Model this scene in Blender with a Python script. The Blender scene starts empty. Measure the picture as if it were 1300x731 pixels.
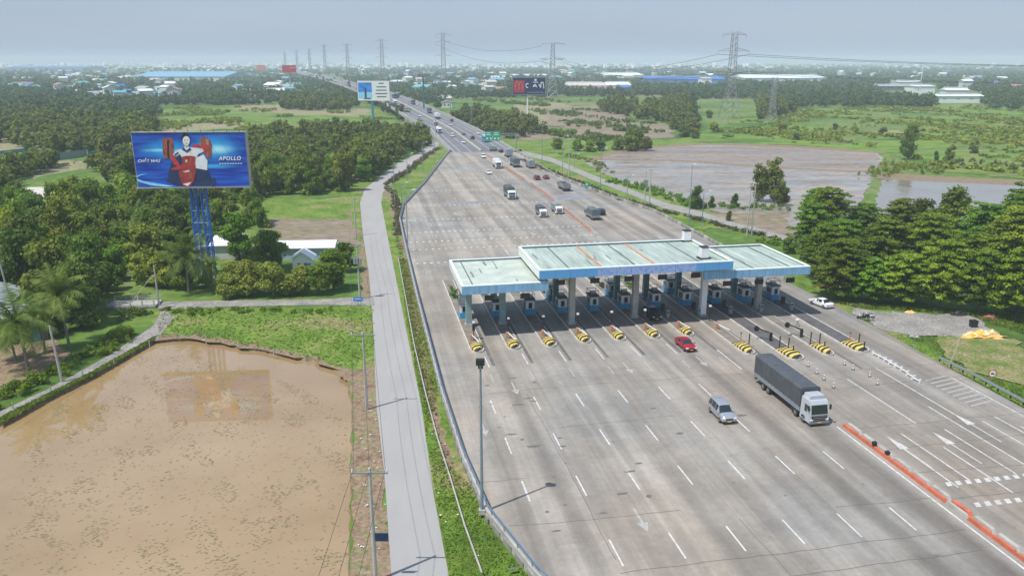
import bpy, bmesh, math, random
import numpy as np
from mathutils import Vector, Matrix
rad=math.radians
SC=bpy.context.scene
COL=SC.collection
# ---------------------------------------------------------------- camera, world, sun
FPX=1000.0; HC=42.0
PITCH=math.atan(288.5/FPX); CP,SP=math.cos(PITCH),math.sin(PITCH)
cd=bpy.data.cameras.new('camera'); cam=bpy.data.objects.new('camera',cd); COL.objects.link(cam)
cam.location=(0,0,HC); cam.rotation_euler=(rad(90)-PITCH,0,0)
cd.sensor_width=36; cd.lens=FPX/1300*36; cd.clip_start=.5; cd.clip_end=30000
SC.camera=cam
SUN_AZ=math.atan2(-.80,-.60)     # direction to the sun (x,y)
SUN_EL=rad(61)
SUN_STR=4.9; SKY_STR=.148; EXPO=-.04
w=bpy.data.worlds.new('World'); SC.world=w; w.use_nodes=True
wn=w.node_tree.nodes; sky=wn.new('ShaderNodeTexSky'); sky.sky_type='NISHITA'; sky.sun_disc=False
sky.sun_elevation=SUN_EL; sky.sun_rotation=math.atan2(-.80,-.60); sky.air_density=1.5; sky.dust_density=.9; sky.ozone_density=3.0; sky.altitude=20
_mx=wn.new('ShaderNodeMix'); _mx.data_type='RGBA'; _mx.inputs[0].default_value=.78; _mx.inputs[7].default_value=(2.35,3.15,4.6,1)   # milky humid air over the clear sky
_tc=wn.new('ShaderNodeTexCoord'); _mp=wn.new('ShaderNodeMapping'); _mp.inputs['Scale'].default_value=(2.2,2.2,16); _nz=wn.new('ShaderNodeTexNoise'); _nz.inputs['Scale'].default_value=1.; _nz.inputs['Detail'].default_value=5
_cr=wn.new('ShaderNodeValToRGB'); _cr.color_ramp.elements[0].position=.35; _cr.color_ramp.elements[0].color=(2.22,3.02,4.5,1); _cr.color_ramp.elements[1].position=.68; _cr.color_ramp.elements[1].color=(2.62,3.40,4.72,1)
_l=w.node_tree.links.new; _l(_tc.outputs['Generated'],_mp.inputs[0]); _l(_mp.outputs[0],_nz.inputs['Vector']); _l(_nz.outputs[0],_cr.inputs[0]); _l(_cr.outputs[0],_mx.inputs[7])
w.node_tree.links.new(sky.outputs[0],_mx.inputs[6]); w.node_tree.links.new(_mx.outputs[2],wn['Background'].inputs[0]); wn['Background'].inputs[1].default_value=SKY_STR
sl=bpy.data.lights.new('sun','SUN'); sl.energy=SUN_STR; sl.angle=rad(.6); sl.color=(1,.955,.89)
so=bpy.data.objects.new('sun',sl); COL.objects.link(so)
tos=Vector((-.80*math.cos(SUN_EL),-.60*math.cos(SUN_EL),math.sin(SUN_EL)))
so.rotation_euler=tos.to_track_quat('Z','Y').to_euler(); so.location=(0,0,300)
SC.view_settings.view_transform='Standard'; SC.view_settings.look='None'; SC.view_settings.exposure=EXPO; SC.view_settings.gamma=1
SC.render.engine='CYCLES'
try:
    SC.cycles.volume_bounces=1; SC.cycles.max_bounces=6; SC.cycles.diffuse_bounces=3; SC.cycles.transparent_max_bounces=8
except Exception: pass
# ---------------------------------------------------------------- place helpers
TH=math.atan2(200.0,FPX/CP)       # the toll road's heading, to the left of +Y
RV=(-math.sin(TH),math.cos(TH)); PV=(RV[1],-RV[0])
def G(px,py,z=0.0):               # where a spot seen in the photo lies on level z
    u=px-650; v=py-365.5; t=(HC-z)/(FPX*SP+v*CP); return (u*t,(FPX*CP-v*SP)*t)
def PX(x,y,z=0.0):
    h=HC-z; zc=y*CP+h*SP; return (650+x/zc*FPX, 365.5+(h*CP-y*SP)/zc*FPX)
def W(s,d): return (s*PV[0]+d*RV[0], s*PV[1]+d*RV[1])
def SD(x,y): return (x*PV[0]+y*PV[1], x*RV[0]+y*RV[1])
def inpoly(x,y,P):
    c=False; n=len(P); j=n-1
    for i in range(n):
        if (P[i][1]>y)!=(P[j][1]>y) and x<(P[j][0]-P[i][0])*(y-P[i][1])/(P[j][1]-P[i][1])+P[i][0]: c=not c
        j=i
    return c
GZ=-.6                            # level of the land beside the raised plaza
# ---------------------------------------------------------------- materials
def nd(nt,t,**k):
    n=nt.nodes.new(t)
    for a,b in k.items(): setattr(n,a,b)
    return n
def mat(name,col,rough=.8,metal=0.,var=.12,scale=1.,col2=None,coat=0.,spec=.5,rnd=0.,bump=0.,detail=3,world=False,stretch=None,alpha=None):
    m=bpy.data.materials.new(name); m.use_nodes=True; nt=m.node_tree; b=nt.nodes['Principled BSDF']
    b.inputs['Roughness'].default_value=rough; b.inputs['Metallic'].default_value=metal
    b.inputs['Coat Weight'].default_value=coat; b.inputs['Specular IOR Level'].default_value=spec
    c1=[max(0,c*(1-var)) for c in col]; c2=[min(1,c*(1+var)) for c in (col if col2 is None else col2)]
    if world: src=nd(nt,'ShaderNodeNewGeometry').outputs['Position']
    else: src=nd(nt,'ShaderNodeTexCoord').outputs['Object']
    if stretch:
        mp=nd(nt,'ShaderNodeMapping'); mp.inputs['Scale'].default_value=stretch; nt.links.new(src,mp.inputs[0]); src=mp.outputs[0]
    n=nd(nt,'ShaderNodeTexNoise'); n.inputs['Scale'].default_value=scale; n.inputs['Detail'].default_value=detail; n.inputs['Roughness'].default_value=.65
    nt.links.new(src,n.inputs['Vector'])
    r=nd(nt,'ShaderNodeValToRGB'); r.color_ramp.elements[0].position=.3; r.color_ramp.elements[1].position=.7
    r.color_ramp.elements[0].color=(*c1,1); r.color_ramp.elements[1].color=(*c2,1)
    nt.links.new(n.outputs[0],r.inputs[0]); out=r.outputs[0]
    if rnd:
        oi=nd(nt,'ShaderNodeObjectInfo'); h=nd(nt,'ShaderNodeHueSaturation')
        mr=nd(nt,'ShaderNodeMapRange'); mr.inputs[3].default_value=1-rnd; mr.inputs[4].default_value=1+rnd
        nt.links.new(oi.outputs['Random'],mr.inputs[0]); nt.links.new(mr.outputs[0],h.inputs['Value'])
        m2=nd(nt,'ShaderNodeMath',operation='MULTIPLY'); m2.inputs[1].default_value=7.31; nt.links.new(oi.outputs['Random'],m2.inputs[0])
        m3=nd(nt,'ShaderNodeMath',operation='FRACT'); nt.links.new(m2.outputs[0],m3.inputs[0])
        m4=nd(nt,'ShaderNodeMapRange'); m4.inputs[3].default_value=.5-rnd*.10; m4.inputs[4].default_value=.5+rnd*.07
        nt.links.new(m3.outputs[0],m4.inputs[0]); nt.links.new(m4.outputs[0],h.inputs['Hue']); nt.links.new(out,h.inputs['Color']); out=h.outputs[0]
    nt.links.new(out,b.inputs['Base Color'])
    if bump:
        bp=nd(nt,'ShaderNodeBump'); bp.inputs['Strength'].default_value=bump; nt.links.new(n.outputs[0],bp.inputs['Height']); nt.links.new(bp.outputs[0],b.inputs['Normal'])
    return m
def leafmat(name,col,col2,scale=.35,rnd=.25,trans=.35):
    m=mat(name,col,rough=.6,var=.0,scale=scale,col2=col2,rnd=rnd,spec=.25,world=True,detail=4)
    nt=m.node_tree; b=nt.nodes['Principled BSDF']; out=nt.nodes['Material Output']
    tr=nd(nt,'ShaderNodeBsdfTranslucent'); mx=nd(nt,'ShaderNodeMixShader'); mx.inputs[0].default_value=trans
    c=b.inputs['Base Color'].links[0].from_socket; nt.links.new(c,tr.inputs[0])
    nt.links.new(b.outputs[0],mx.inputs[1]); nt.links.new(tr.outputs[0],mx.inputs[2]); nt.links.new(mx.outputs[0],out.inputs[0])
    return m
M={}
def paint(name,col,rough=.35,metal=0.,coat=.4,var=.04): M[name]=mat(name,col,rough,metal,var,1.5,coat=coat); return M[name]
paint('silver_paint',(.42,.45,.49),.35,.5); paint('red_paint',(.33,.012,.03),.3); paint('white_paint',(.78,.79,.8),.35)
paint('black_paint',(.012,.014,.02),.25); paint('navy_paint',(.015,.02,.035),.3); paint('blue_paint',(.05,.28,.55),.4)
paint('maroon_paint',(.2,.012,.035),.4); paint('grey_paint',(.2,.21,.22),.5); paint('orange_paint',(.75,.2,.06),.6,coat=0)
paint('cab_paint',(.50,.54,.58),.35,.2)
M['glass']=mat('dark_glass',(.012,.02,.024),.08,0,.1,1,coat=.5,spec=.8)
M['tyre']=mat('tyre_rubber',(.02,.02,.02),.85); M['rim']=mat('rim_metal',(.35,.35,.36),.4,.8)
M['lamp']=mat('lamp_lens',(.8,.8,.78),.15); M['tail']=mat('tail_lens',(.45,.02,.02),.25)
M['black']=mat('black_plastic',(.02,.02,.022),.6); M['tarp']=mat('grey_tarpaulin',(.07,.078,.09),.55,0,.18,.7,bump=.25)
M['tarp2']=mat('green_grey_tarpaulin',(.10,.125,.135),.6,0,.2,.7,bump=.2)
M['tarp3']=mat('pale_tarpaulin',(.22,.25,.27),.6,0,.2,.7)
M['plate']=mat('number_plate',(.75,.55,.1),.5)
M['chassis']=mat('chassis_metal',(.05,.05,.055),.6,.3)
M['deckside']=mat('pale_blue_metal',(.27,.31,.34),.5,.3,.15,2)
M['galv']=mat('galvanised_steel',(.38,.40,.41),.45,.6,.15,3); M['pole']=mat('pole_paint',(.25,.32,.37),.5,.4,.1,2)
M['conc']=mat('pole_concrete',(.40,.39,.37),.85,0,.12,2); M['concd']=mat('stained_concrete',(.25,.245,.225),.9,0,.35,.7,detail=6)
M['concl']=mat('pale_concrete',(.38,.37,.34),.9,0,.22,.8,detail=5)
M['white']=mat('white_enamel',(.75,.76,.76),.5,0,.08,2); M['mark']=mat('road_paint',(.55,.55,.53),.7,0,.30,1.6,detail=6,world=True)
M['markf']=mat('worn_road_paint',(.375,.365,.35),.8,0,.2,2.2,detail=6,world=True)
M['blue']=mat('sky_blue_panel',(.20,.39,.56),.6,0,.26,1.,detail=7,stretch=(1.6,1,.35)); M['booth_blue']=mat('booth_blue',(.05,.30,.52),.5,0,.12,1)
M['teal']=mat('teal_steel',(.10,.22,.23),.5,.2,.1,2); M['roof']=mat('mint_roof_sheet',(.39,.455,.395),.5,.0,.32,.8,stretch=(1,.16,1),detail=7,coat=.1)
M['roofpale']=mat('pale_mint_roof',(.47,.525,.455),.5,0,.22,.35,detail=7); M['gutter']=mat('rust_gutter',(.5,.23,.13),.8,0,.25,1.5)
M['rooftrim']=mat('roof_flashing',(.70,.74,.70),.5,0,.1,1); M['seam']=mat('roof_seam',(.10,.13,.13),.8)
M['yellow']=mat('kerb_yellow',(.62,.47,.10),.7,0,.2,1.5); M['kblack']=mat('kerb_black',(.025,.025,.025),.7)
M['housing']=mat('faded_orange_housing',(.50,.25,.14),.75,0,.25,3); M['orange']=mat('barrier_orange',(.52,.14,.075),.75,0,.25,.9,detail=5,world=True); M['kerbred']=mat('kerb_red',(.44,.20,.14),.85,0,.3,1.1,detail=6,world=True)
M['brick']=mat('red_brick',(.35,.14,.09),.9,0,.2,2); M['wood']=mat('grey_wood',(.2,.17,.13),.9)
M['trunk']=mat('bark',(.13,.10,.07),.9,0,.25,3); M['palmtrunk']=mat('palm_bark',(.22,.19,.15),.9,0,.2,4)
M['bbblue']=mat('billboard_steel_blue',(.015,.14,.50),.45,0,.12,2); M['tealpost']=mat('billboard_post_teal',(.03,.26,.36),.45)
M['lattice']=mat('lattice_steel',(.27,.28,.30),.55,.4); M['wire']=mat('cable',(.05,.05,.055),.6)
M['sign_green']=mat('sign_green',(.01,.30,.17),.5); M['sign_blue']=mat('sign_blue',(.02,.2,.6),.5); M['sign_red']=mat('sign_red',(.5,.02,.02),.5)
M['skin']=mat('printed_skin',(.72,.55,.5),.6); M['hair']=mat('printed_black',(.015,.012,.02),.6); M['cloth']=mat('printed_white',(.75,.75,.78),.6,0,.1,.8)
M['bodice']=mat('printed_red',(.38,.03,.035),.5,0,.35,1.2); M['glove']=mat('printed_scarlet',(.5,.04,.04),.5,0,.2,1.); M['plank']=mat('printed_brown',(.30,.08,.05),.6,0,.6,1,stretch=(4,4,.5))
M['cyanp']=mat('printed_cyan',(.25,.62,.85),.6); M['navyp']=mat('printed_navy',(.01,.03,.10),.6,0,.4,.8)
# foliage
M['leafA']=leafmat('leaf_mid_green',(.075,.145,.012),(.29,.36,.04),rnd=.34)
M['leafB']=leafmat('leaf_dark_green',(.06,.125,.014),(.215,.29,.035),rnd=.3)
M['leafC']=leafmat('leaf_bright_green',(.075,.155,.010),(.20,.31,.02),scale=.3,rnd=.2)
M['leafY']=leafmat('leaf_flowering_yellow',(.11,.18,.015),(.42,.42,.07),scale=.6,rnd=.15)
M['leafL']=leafmat('leaf_layered',(.055,.13,.006),(.215,.32,.018),scale=.25,rnd=.3,trans=.2)
M['leafP']=leafmat('leaf_palm',(.055,.105,.012),(.22,.29,.05),scale=.5,rnd=.2)
M['leafF']=leafmat('leaf_far',(.04,.085,.020),(.12,.175,.035),scale=.02,rnd=.2,trans=.25)
M['leafBrown']=leafmat('leaf_dry_hedge',(.13,.085,.05),(.11,.14,.05),scale=.2,rnd=.1)
M['grassT']=leafmat('grass_blades',(.11,.20,.018),(.27,.34,.06),scale=.22,rnd=.1)
M['reed']=leafmat('water_weed',(.14,.13,.065),(.24,.19,.10),scale=.5,rnd=.1,trans=.1)
# ---------------------------------------------------------------- mesh builder
class MB:
    def __init__(s): s.v=[]; s.f=[]; s.m=[]; s.mats=[]; s.cur=0
    def use(s,m):
        if m not in s.mats: s.mats.append(m)
        s.cur=s.mats.index(m); return s
    def add(s,vs,fs):
        o=len(s.v); s.v+= [tuple(v) for v in vs]; s.f+=[tuple(i+o for i in f) for f in fs]; s.m+=[s.cur]*len(fs); return s
    def box(s,cx,cy,cz,sx,sy,sz,rz=0,taper=1.,tb=None):
        c,n=math.cos(rz),math.sin(rz); vs=[]
        for k,z in ((0,-.5),(1,.5)):
            q=taper if k else 1.
            for a,b in ((-.5,-.5),(.5,-.5),(.5,.5),(-.5,.5)):
                x=a*sx*q; y=b*sy*q; vs.append((cx+x*c-y*n,cy+x*n+y*c,cz+z*sz))
        return s.add(vs,[(3,2,1,0),(4,5,6,7),(0,1,5,4),(1,2,6,5),(2,3,7,6),(3,0,4,7)])
    def tube(s,p,q,r,r2=None,n=8,cap=True):
        p=Vector(p); q=Vector(q); r2=r if r2 is None else r2; d=(q-p)
        if d.length<1e-6: return s
        d.normalize(); a=d.cross(Vector((0,0,1)))
        if a.length<1e-3: a=Vector((1,0,0))
        a.normalize(); b=d.cross(a); vs=[]
        for c,rr in ((p,r),(q,r2)):
            for i in range(n):
                t=2*math.pi*i/n; vs.append(c+a*math.cos(t)*rr+b*math.sin(t)*rr)
        fs=[(i,(i+1)%n,n+(i+1)%n,n+i) for i in range(n)]
        if cap: fs+=[tuple(range(n-1,-1,-1)),tuple(range(n,2*n))]
        return s.add(vs,fs)
    def path(s,pts,r,n=6,r2=None):
        k=len(pts)-1
        for i in range(k):
            ra=r if r2 is None else r+(r2-r)*i/k; rb=r if r2 is None else r+(r2-r)*(i+1)/k
            s.tube(pts[i],pts[i+1],ra,rb,n)
        return s
    def prism(s,P,z0,z1):
        n=len(P)
        ar=sum(P[i][0]*P[(i+1)%n][1]-P[(i+1)%n][0]*P[i][1] for i in range(n))
        if ar<0: P=P[::-1]
        vs=[(x,y,z0) for x,y in P]+[(x,y,z1) for x,y in P]
        return s.add(vs,[tuple(range(n-1,-1,-1)),tuple(range(n,2*n))]+[(i,(i+1)%n,n+(i+1)%n,n+i) for i in range(n)])
    def flat(s,P,z):
        n=len(P); ar=sum(P[i][0]*P[(i+1)%n][1]-P[(i+1)%n][0]*P[i][1] for i in range(n))
        if ar<0: P=P[::-1]
        return s.add([(x,y,z) for x,y in P],[tuple(range(n))])
    def wallp(s,P,y0,y1):           # polygon in x,z pushed along y
        n=len(P); vs=[(x,y0,z) for x,z in P]+[(x,y1,z) for x,z in P]
        ar=sum(P[i][0]*P[(i+1)%n][1]-P[(i+1)%n][0]*P[i][1] for i in range(n))
        fs=[tuple(range(n)),tuple(range(2*n-1,n-1,-1))]+[(i,n+i,n+(i+1)%n,(i+1)%n) for i in range(n)]
        if (ar<0)==(y0<y1): fs=[f[::-1] for f in fs]
        return s.add(vs,fs)
    def strip(s,A,B,z=None):        # ribbon between two equally long lines of 3-D points
        n=len(A); vs=list(A)+list(B)
        return s.add(vs,[(i,i+1,n+i+1,n+i) for i in range(n-1)])
    def build(s,name,m=None,parent=None,smooth=False,loc=None,rz=None):
        me=bpy.data.meshes.new(name); me.from_pydata(s.v,[],s.f)
        if m is not None: me.materials.append(m)
        else:
            for x in s.mats: me.materials.append(x)
            me.polygons.foreach_set('material_index',s.m)
        if smooth: me.polygons.foreach_set('use_smooth',[True]*len(s.f))
        me.update(); o=bpy.data.objects.new(name,me); COL.objects.link(o)
        if parent: o.parent=parent
        if loc: o.location=loc
        if rz is not None: o.rotation_euler.z=rz
        return o
def tag(o,label=None,cat=None,group=None,kind=None):
    if label: o['label']=label
    if cat: o['category']=cat
    if group: o['group']=group
    if kind: o['kind']=kind
    return o
def empty(name,loc=(0,0,0),rz=0.):
    o=bpy.data.objects.new(name,None); COL.objects.link(o); o.location=loc; o.rotation_euler.z=rz; o.empty_display_size=.3; return o
def kids(o): return [c for c in ALLK.get(o.name,[])]
def copy_tree(o,parent=None):
    c=o.copy(); COL.objects.link(c)
    if parent: c.parent=parent
    for ch in list(o.children): copy_tree(ch,c)
    return c
def put(o,x,y,z=0.,rz=None,scale=None):
    o.location=(x,y,z)
    if rz is not None: o.rotation_euler.z=rz
    if scale is not None: o.scale=(scale,)*3 if not isinstance(scale,tuple) else scale
    return o
def npmesh(name,V,F,mats,parent=None,mi=None,smooth=False):
    me=bpy.data.meshes.new(name); nv,nf=len(V),len(F); k=F.shape[1]
    me.vertices.add(nv); me.vertices.foreach_set('co',np.asarray(V,np.float32).ravel())
    me.loops.add(nf*k); me.loops.foreach_set('vertex_index',np.asarray(F,np.int32).ravel())
    me.polygons.add(nf); me.polygons.foreach_set('loop_start',np.arange(0,nf*k,k,dtype=np.int32))
    for x in mats: me.materials.append(x)
    if mi is not None: me.polygons.foreach_set('material_index',np.asarray(mi,np.int32))
    if smooth: me.polygons.foreach_set('use_smooth',np.ones(nf,bool))
    me.update(calc_edges=True); me.validate()
    o=bpy.data.objects.new(name,me); COL.objects.link(o)
    if parent: o.parent=parent
    return o
def text_mesh(body,size,m,name,parent,loc,rot=(rad(90),0,0),shear=0.,bold=0.,ext=.02,align='CENTER'):
    cu=bpy.data.curves.new('t','FONT'); cu.body=body; cu.size=size; cu.shear=shear; cu.offset=bold; cu.extrude=ext; cu.align_x=align; cu.space_character=1.14; cu.align_y='CENTER'
    to=bpy.data.objects.new('t',cu); COL.objects.link(to); dg=bpy.context.evaluated_depsgraph_get(); dg.update()
    me=bpy.data.meshes.new_from_object(to.evaluated_get(dg)); COL.objects.unlink(to); bpy.data.objects.remove(to)
    me.materials.clear(); me.materials.append(m); o=bpy.data.objects.new(name,me); COL.objects.link(o)
    if parent: o.parent=parent
    o.location=loc; o.rotation_euler=rot; return o
HAZE=.00022
# ================================================================ GROUND
def fieldmat(name,cols,scale,stretch=None,rough=.95,detail=6,fine=None):
    """cols: list of (pos,color)"""
    m=bpy.data.materials.new(name); m.use_nodes=True; nt=m.node_tree; b=nt.nodes['Principled BSDF']
    b.inputs['Roughness'].default_value=rough; b.inputs['Specular IOR Level'].default_value=.2
    src=nd(nt,'ShaderNodeNewGeometry').outputs['Position']
    if stretch:
        mp=nd(nt,'ShaderNodeMapping'); mp.inputs['Scale'].default_value=stretch; nt.links.new(src,mp.inputs[0]); src=mp.outputs[0]
    n=nd(nt,'ShaderNodeTexNoise'); n.inputs['Scale'].default_value=scale; n.inputs['Detail'].default_value=detail; n.inputs['Roughness'].default_value=.6
    nt.links.new(src,n.inputs['Vector']); r=nd(nt,'ShaderNodeValToRGB'); cr=r.color_ramp
    cr.elements[0].position,cr.elements[0].color=cols[0][0],(*cols[0][1],1); cr.elements[1].position,cr.elements[1].color=cols[-1][0],(*cols[-1][1],1)
    for p,c in cols[1:-1]: e=cr.elements.new(p); e.color=(*c,1)
    nt.links.new(n.outputs[0],r.inputs[0]); out=r.outputs[0]
    if fine:
        n2=nd(nt,'ShaderNodeTexNoise'); n2.inputs['Scale'].default_value=fine; n2.inputs['Detail'].default_value=4; nt.links.new(src,n2.inputs['Vector'])
        mr=nd(nt,'ShaderNodeMapRange'); mr.inputs[1].default_value=.25; mr.inputs[2].default_value=.75; mr.inputs[3].default_value=.6; mr.inputs[4].default_value=1.4
        nt.links.new(n2.outputs[0],mr.inputs[0]); mm=nd(nt,'ShaderNodeVectorMath',operation='SCALE'); nt.links.new(out,mm.inputs[0]); nt.links.new(mr.outputs[0],mm.inputs['Scale']); out=mm.outputs[0]
    nt.links.new(out,b.inputs['Base Color']); return m
GR=fieldmat('land_green',[(.3,(.05,.09,.02)),(.42,(.08,.15,.025)),(.52,(.12,.19,.035)),(.6,(.17,.19,.07)),(.7,(.24,.20,.11))],.014,fine=.35)
GRB=fieldmat('bright_grass',[(.32,(.07,.125,.02)),(.45,(.11,.19,.025)),(.55,(.16,.22,.045)),(.64,(.22,.20,.09)),(.72,(.25,.19,.12))],.09,fine=1.2)
GRT=fieldmat('tall_grass',[(.34,(.045,.085,.018)),(.43,(.09,.17,.025)),(.5,(.16,.25,.035)),(.57,(.10,.15,.035)),(.66,(.25,.26,.10))],.022,stretch=(.45,1.3,1),detail=9,fine=.3)
DRY=fieldmat('dry_field',[(.3,(.30,.24,.15)),(.7,(.20,.22,.10))],.03,fine=.5)
MUDF=fieldmat('mud_field',[(.32,(.19,.145,.11)),(.45,(.25,.20,.155)),(.55,(.20,.17,.10)),(.68,(.33,.27,.22))],.035,stretch=(.6,1.5,1),detail=8,fine=.6)
SOIL=fieldmat('brown_soil',[(.3,(.16,.11,.07)),(.5,(.25,.18,.12)),(.62,(.20,.18,.09)),(.72,(.33,.27,.21))],.5,fine=2.5)
SIDE=fieldmat('side_road_concrete',[(.3,(.315,.305,.295)),(.7,(.355,.345,.335))],.25,stretch=(1,.3,1))
PATHM=fieldmat('grey_path',[(.3,(.24,.23,.21)),(.7,(.33,.32,.30))],.35)
GRAV=fieldmat('gravel',[(.3,(.20,.19,.18)),(.7,(.32,.30,.27))],.35,fine=3)
SAND=fieldmat('white_sand',[(.3,(.5,.47,.42)),(.7,(.62,.59,.54))],.2)
def wet(name,cols,scale,stretch,rlo,rhi,fine=None,r0=.4,r1=.6):
    m=fieldmat(name,cols,scale,stretch,fine=fine); nt=m.node_tree; b=nt.nodes['Principled BSDF']; b.inputs['Specular IOR Level'].default_value=.5
    n=nd(nt,'ShaderNodeTexNoise'); n.inputs['Scale'].default_value=scale*1.7; n.inputs['Detail'].default_value=5
    src=nd(nt,'ShaderNodeNewGeometry'); mp=nd(nt,'ShaderNodeMapping'); mp.inputs['Scale'].default_value=stretch or (1,1,1); nt.links.new(src.outputs['Position'],mp.inputs[0]); nt.links.new(mp.outputs[0],n.inputs['Vector'])
    mr=nd(nt,'ShaderNodeMapRange'); mr.inputs[1].default_value=r0; mr.inputs[2].default_value=r1; mr.inputs[3].default_value=rlo; mr.inputs[4].default_value=rhi
    nt.links.new(n.outputs[0],mr.inputs[0]); nt.links.new(mr.outputs[0],b.inputs['Roughness']); return m
POND=wet('muddy_water',[(.3,(.27,.175,.075)),(.5,(.335,.225,.11)),(.68,(.38,.265,.14))],.045,(1,1,1),.01,.035)
POND.node_tree.nodes['Principled BSDF'].inputs['Specular IOR Level'].default_value=1.0; POND.node_tree.nodes['Principled BSDF'].inputs['IOR'].default_value=1.6
WETF=wet('wet_paddy_mud',[(.32,(.19,.165,.14)),(.5,(.27,.235,.20)),(.68,(.34,.30,.26))],.05,(.5,1.5,1),.12,.7,fine=.7)
WATER=wet('river_water',[(.3,(.20,.17,.135)),(.7,(.26,.22,.175))],.05,(1,1,1),.03,.2)
zc=[GZ]
def rough(P,amp=.010,seed=1,step=None):
    r=random.Random(seed); out=[]; n=len(P)
    for i in range(n):
        a,c=P[i],P[(i+1)%n]; L_=math.dist(a,c); dd=math.hypot(*a); k=min(24,max(1,int(L_/max(1.6,dd*.012)))); am=min(amp*dd,L_*.12)
        for j in range(k):
            t=j/k; q=am*r.uniform(-1,1)*(.5 if j==0 else 1); out.append((a[0]+(c[0]-a[0])*t+q,a[1]+(c[1]-a[1])*t+am*r.uniform(-1,1)))
    return out
def patch(name,poly,m,z=None,dz=.004,world=False):
    if z is None: zc[0]+=dz; z=zc[0]
    P=poly if world else [G(a,b,z) for a,b in poly]
    if name not in ('side_path','lane','gravel'): P=rough(P,.0022 if name in ('paddy_mud','paddy_dike','canal_water','field_bank') else .006,seed=int(-z*1e4)%9973)
    o=MB().flat(P,z).build(name,m); tag(o,kind='structure'); return o
g=MB(); g.flat([(-11000,-300),(11000,-300),(11000,11500),(-11000,11500)],-2.2).build('ground',GR)
tag(COL.objects['ground'],kind='structure')
# upper land sheet, leaving the sunken pond open
pond_px=[(-60,575),(0,536),(60,504),(120,474),(195,431),(250,428),(330,443),(400,456),(430,468),(442,482),(447,510),(446,600),(444,731),(441,800),(-80,800)]
random.seed(2); pond=rough([G(a,b,GZ) for a,b in pond_px],.0022,3)
GB=SOIL
def sheet_with_hole(name,outer,hole,z,m):
    bm=bmesh.new(); E=[]
    for P in (outer,hole):
        vs=[bm.verts.new((x,y,z)) for x,y in P]; E+=[bm.edges.new((vs[i],vs[(i+1)%len(vs)])) for i in range(len(vs))]
    bmesh.ops.triangle_fill(bm,use_beauty=True,use_dissolve=False,edges=E,normal=(0,0,1))
    me=bpy.data.meshes.new(name); bm.to_mesh(me); bm.free(); me.materials.append(m); o=bpy.data.objects.new(name,me); COL.objects.link(o); return tag(o,kind='structure')
sheet_with_hole('land',[(-10900,-250),(10900,-250),(10900,11400),(-10900,11400)],pond,GZ,GR)
b=MB(); n=len(pond); cx=sum(p[0] for p in pond)/n; cy=sum(p[1] for p in pond)/n
inn=[(cx+(x-cx)*.985,cy+(y-cy)*.985) for x,y in pond]
b.strip([(x,y,GZ+.002) for x,y in pond+pond[:1]],[(x,y,-1.5) for x,y in inn+inn[:1]]); tag(b.build('pond_bank',SOIL),kind='structure')
P=MB().flat([(cx+(x-cx)*1.01,cy+(y-cy)*1.01) for x,y in pond],-1.05).build('pond_water',POND); tag(P,kind='structure')
# left side fields
patch('dry_field',[(-60,172),(50,172),(60,190),(-60,200)],DRY)
patch('meadow',[(20,243),(140,240),(150,262),(90,272),(20,262)],GRB)
patch('sand_clearing',[(34,238),(70,236),(92,241),(70,250),(40,250)],SAND)
patch('meadow',[(195,140),(330,137),(470,140),(520,150),(540,165),(480,180),(400,170),(200,172)],GRT)
patch('mud_field',[(310,160),(400,158),(420,165),(330,168)],MUDF)
patch('dry_field',[(300,133),(400,134),(470,139),(470,146),(380,146),(300,141)],DRY)
patch('dry_field',[(200,158),(300,156),(330,160),(250,166),(200,168)],DRY)
patch('dry_field',[(20,205),(110,204),(112,214),(30,228)],DRY)
patch('meadow',[(300,258),(380,254),(456,250),(460,280),(330,282)],GRB)
patch('mud_field',[(338,279),(440,278),(452,290),(458,312),(330,306)],MUDF)
patch('soil_strip',[(440,255),(458,250),(470,330),(474,382),(462,382),(456,310)],SOIL)
patch('soil_rim',[(198,424),(250,422),(330,437),(400,450),(440,462),(452,480),(446,486),(430,470),(400,457),(330,444),(250,429),(197,432)],SOIL)
patch('grass_bank',[(205,384),(300,392),(474,386),(478,470),(444,470),(400,452),(330,439),(250,424),(200,424),(196,410)],GRB)
patch('soil_bank',[(430,466),(448,470),(482,462),(500,740),(498,830),(446,830),(448,600),(448,500)],SOIL)
patch('meadow',[(430,240),(450,205),(500,180),(560,170),(572,196),(540,232),(512,262),(508,275),(517,320),(530,370),(545,430),(560,500),(592,580),(622,650),(690,740),(760,830),(500,830),(520,500),(480,380),(458,300)],GRB)
patch('soil_strip',[(507,300),(514,300),(521,345),(534,410),(546,470),(560,530),(580,590),(570,600),(550,540),(536,480),(524,415),(512,350)],SOIL)
patch('soil_strip',[(486,236),(496,240),(503,270),(510,300),(505,300),(496,265)],SOIL)
# side road
sl_=[(492,830),(497,731),(488,600),(478,515),(473,400),(468,345),(461,300),(457,258),(463,240),(485,222),(510,205),(530,195),(543,186),(548,178)]
sr_=[(610,830),(570,731),(551,630),(535,515),(512,400),(501,345),(492,300),(484,258),(486,244),(508,224),(531,206),(549,194),(556,186),(558,178)]
zc[0]+=.008; zr=zc[0]; o=MB().strip([(*G(a,b,zr),zr) for a,b in sr_],[(*G(a,b,zr),zr) for a,b in sl_]).build('side_road',SIDE); tag(o,kind='structure')
patch('lane',[(202,383),(300,381),(400,380),(474,376),(476,388),(400,387),(300,389),(200,392)],GRAV)
patch('side_path',[(0,522),(0,534),(120,474),(200,430),(222,402),(206,392),(196,412),(140,450),(60,494)],GRAV)
patch('yard',[(-60,440),(0,425),(60,420),(90,450),(60,470),(0,500),(-60,520)],SOIL)
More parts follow.
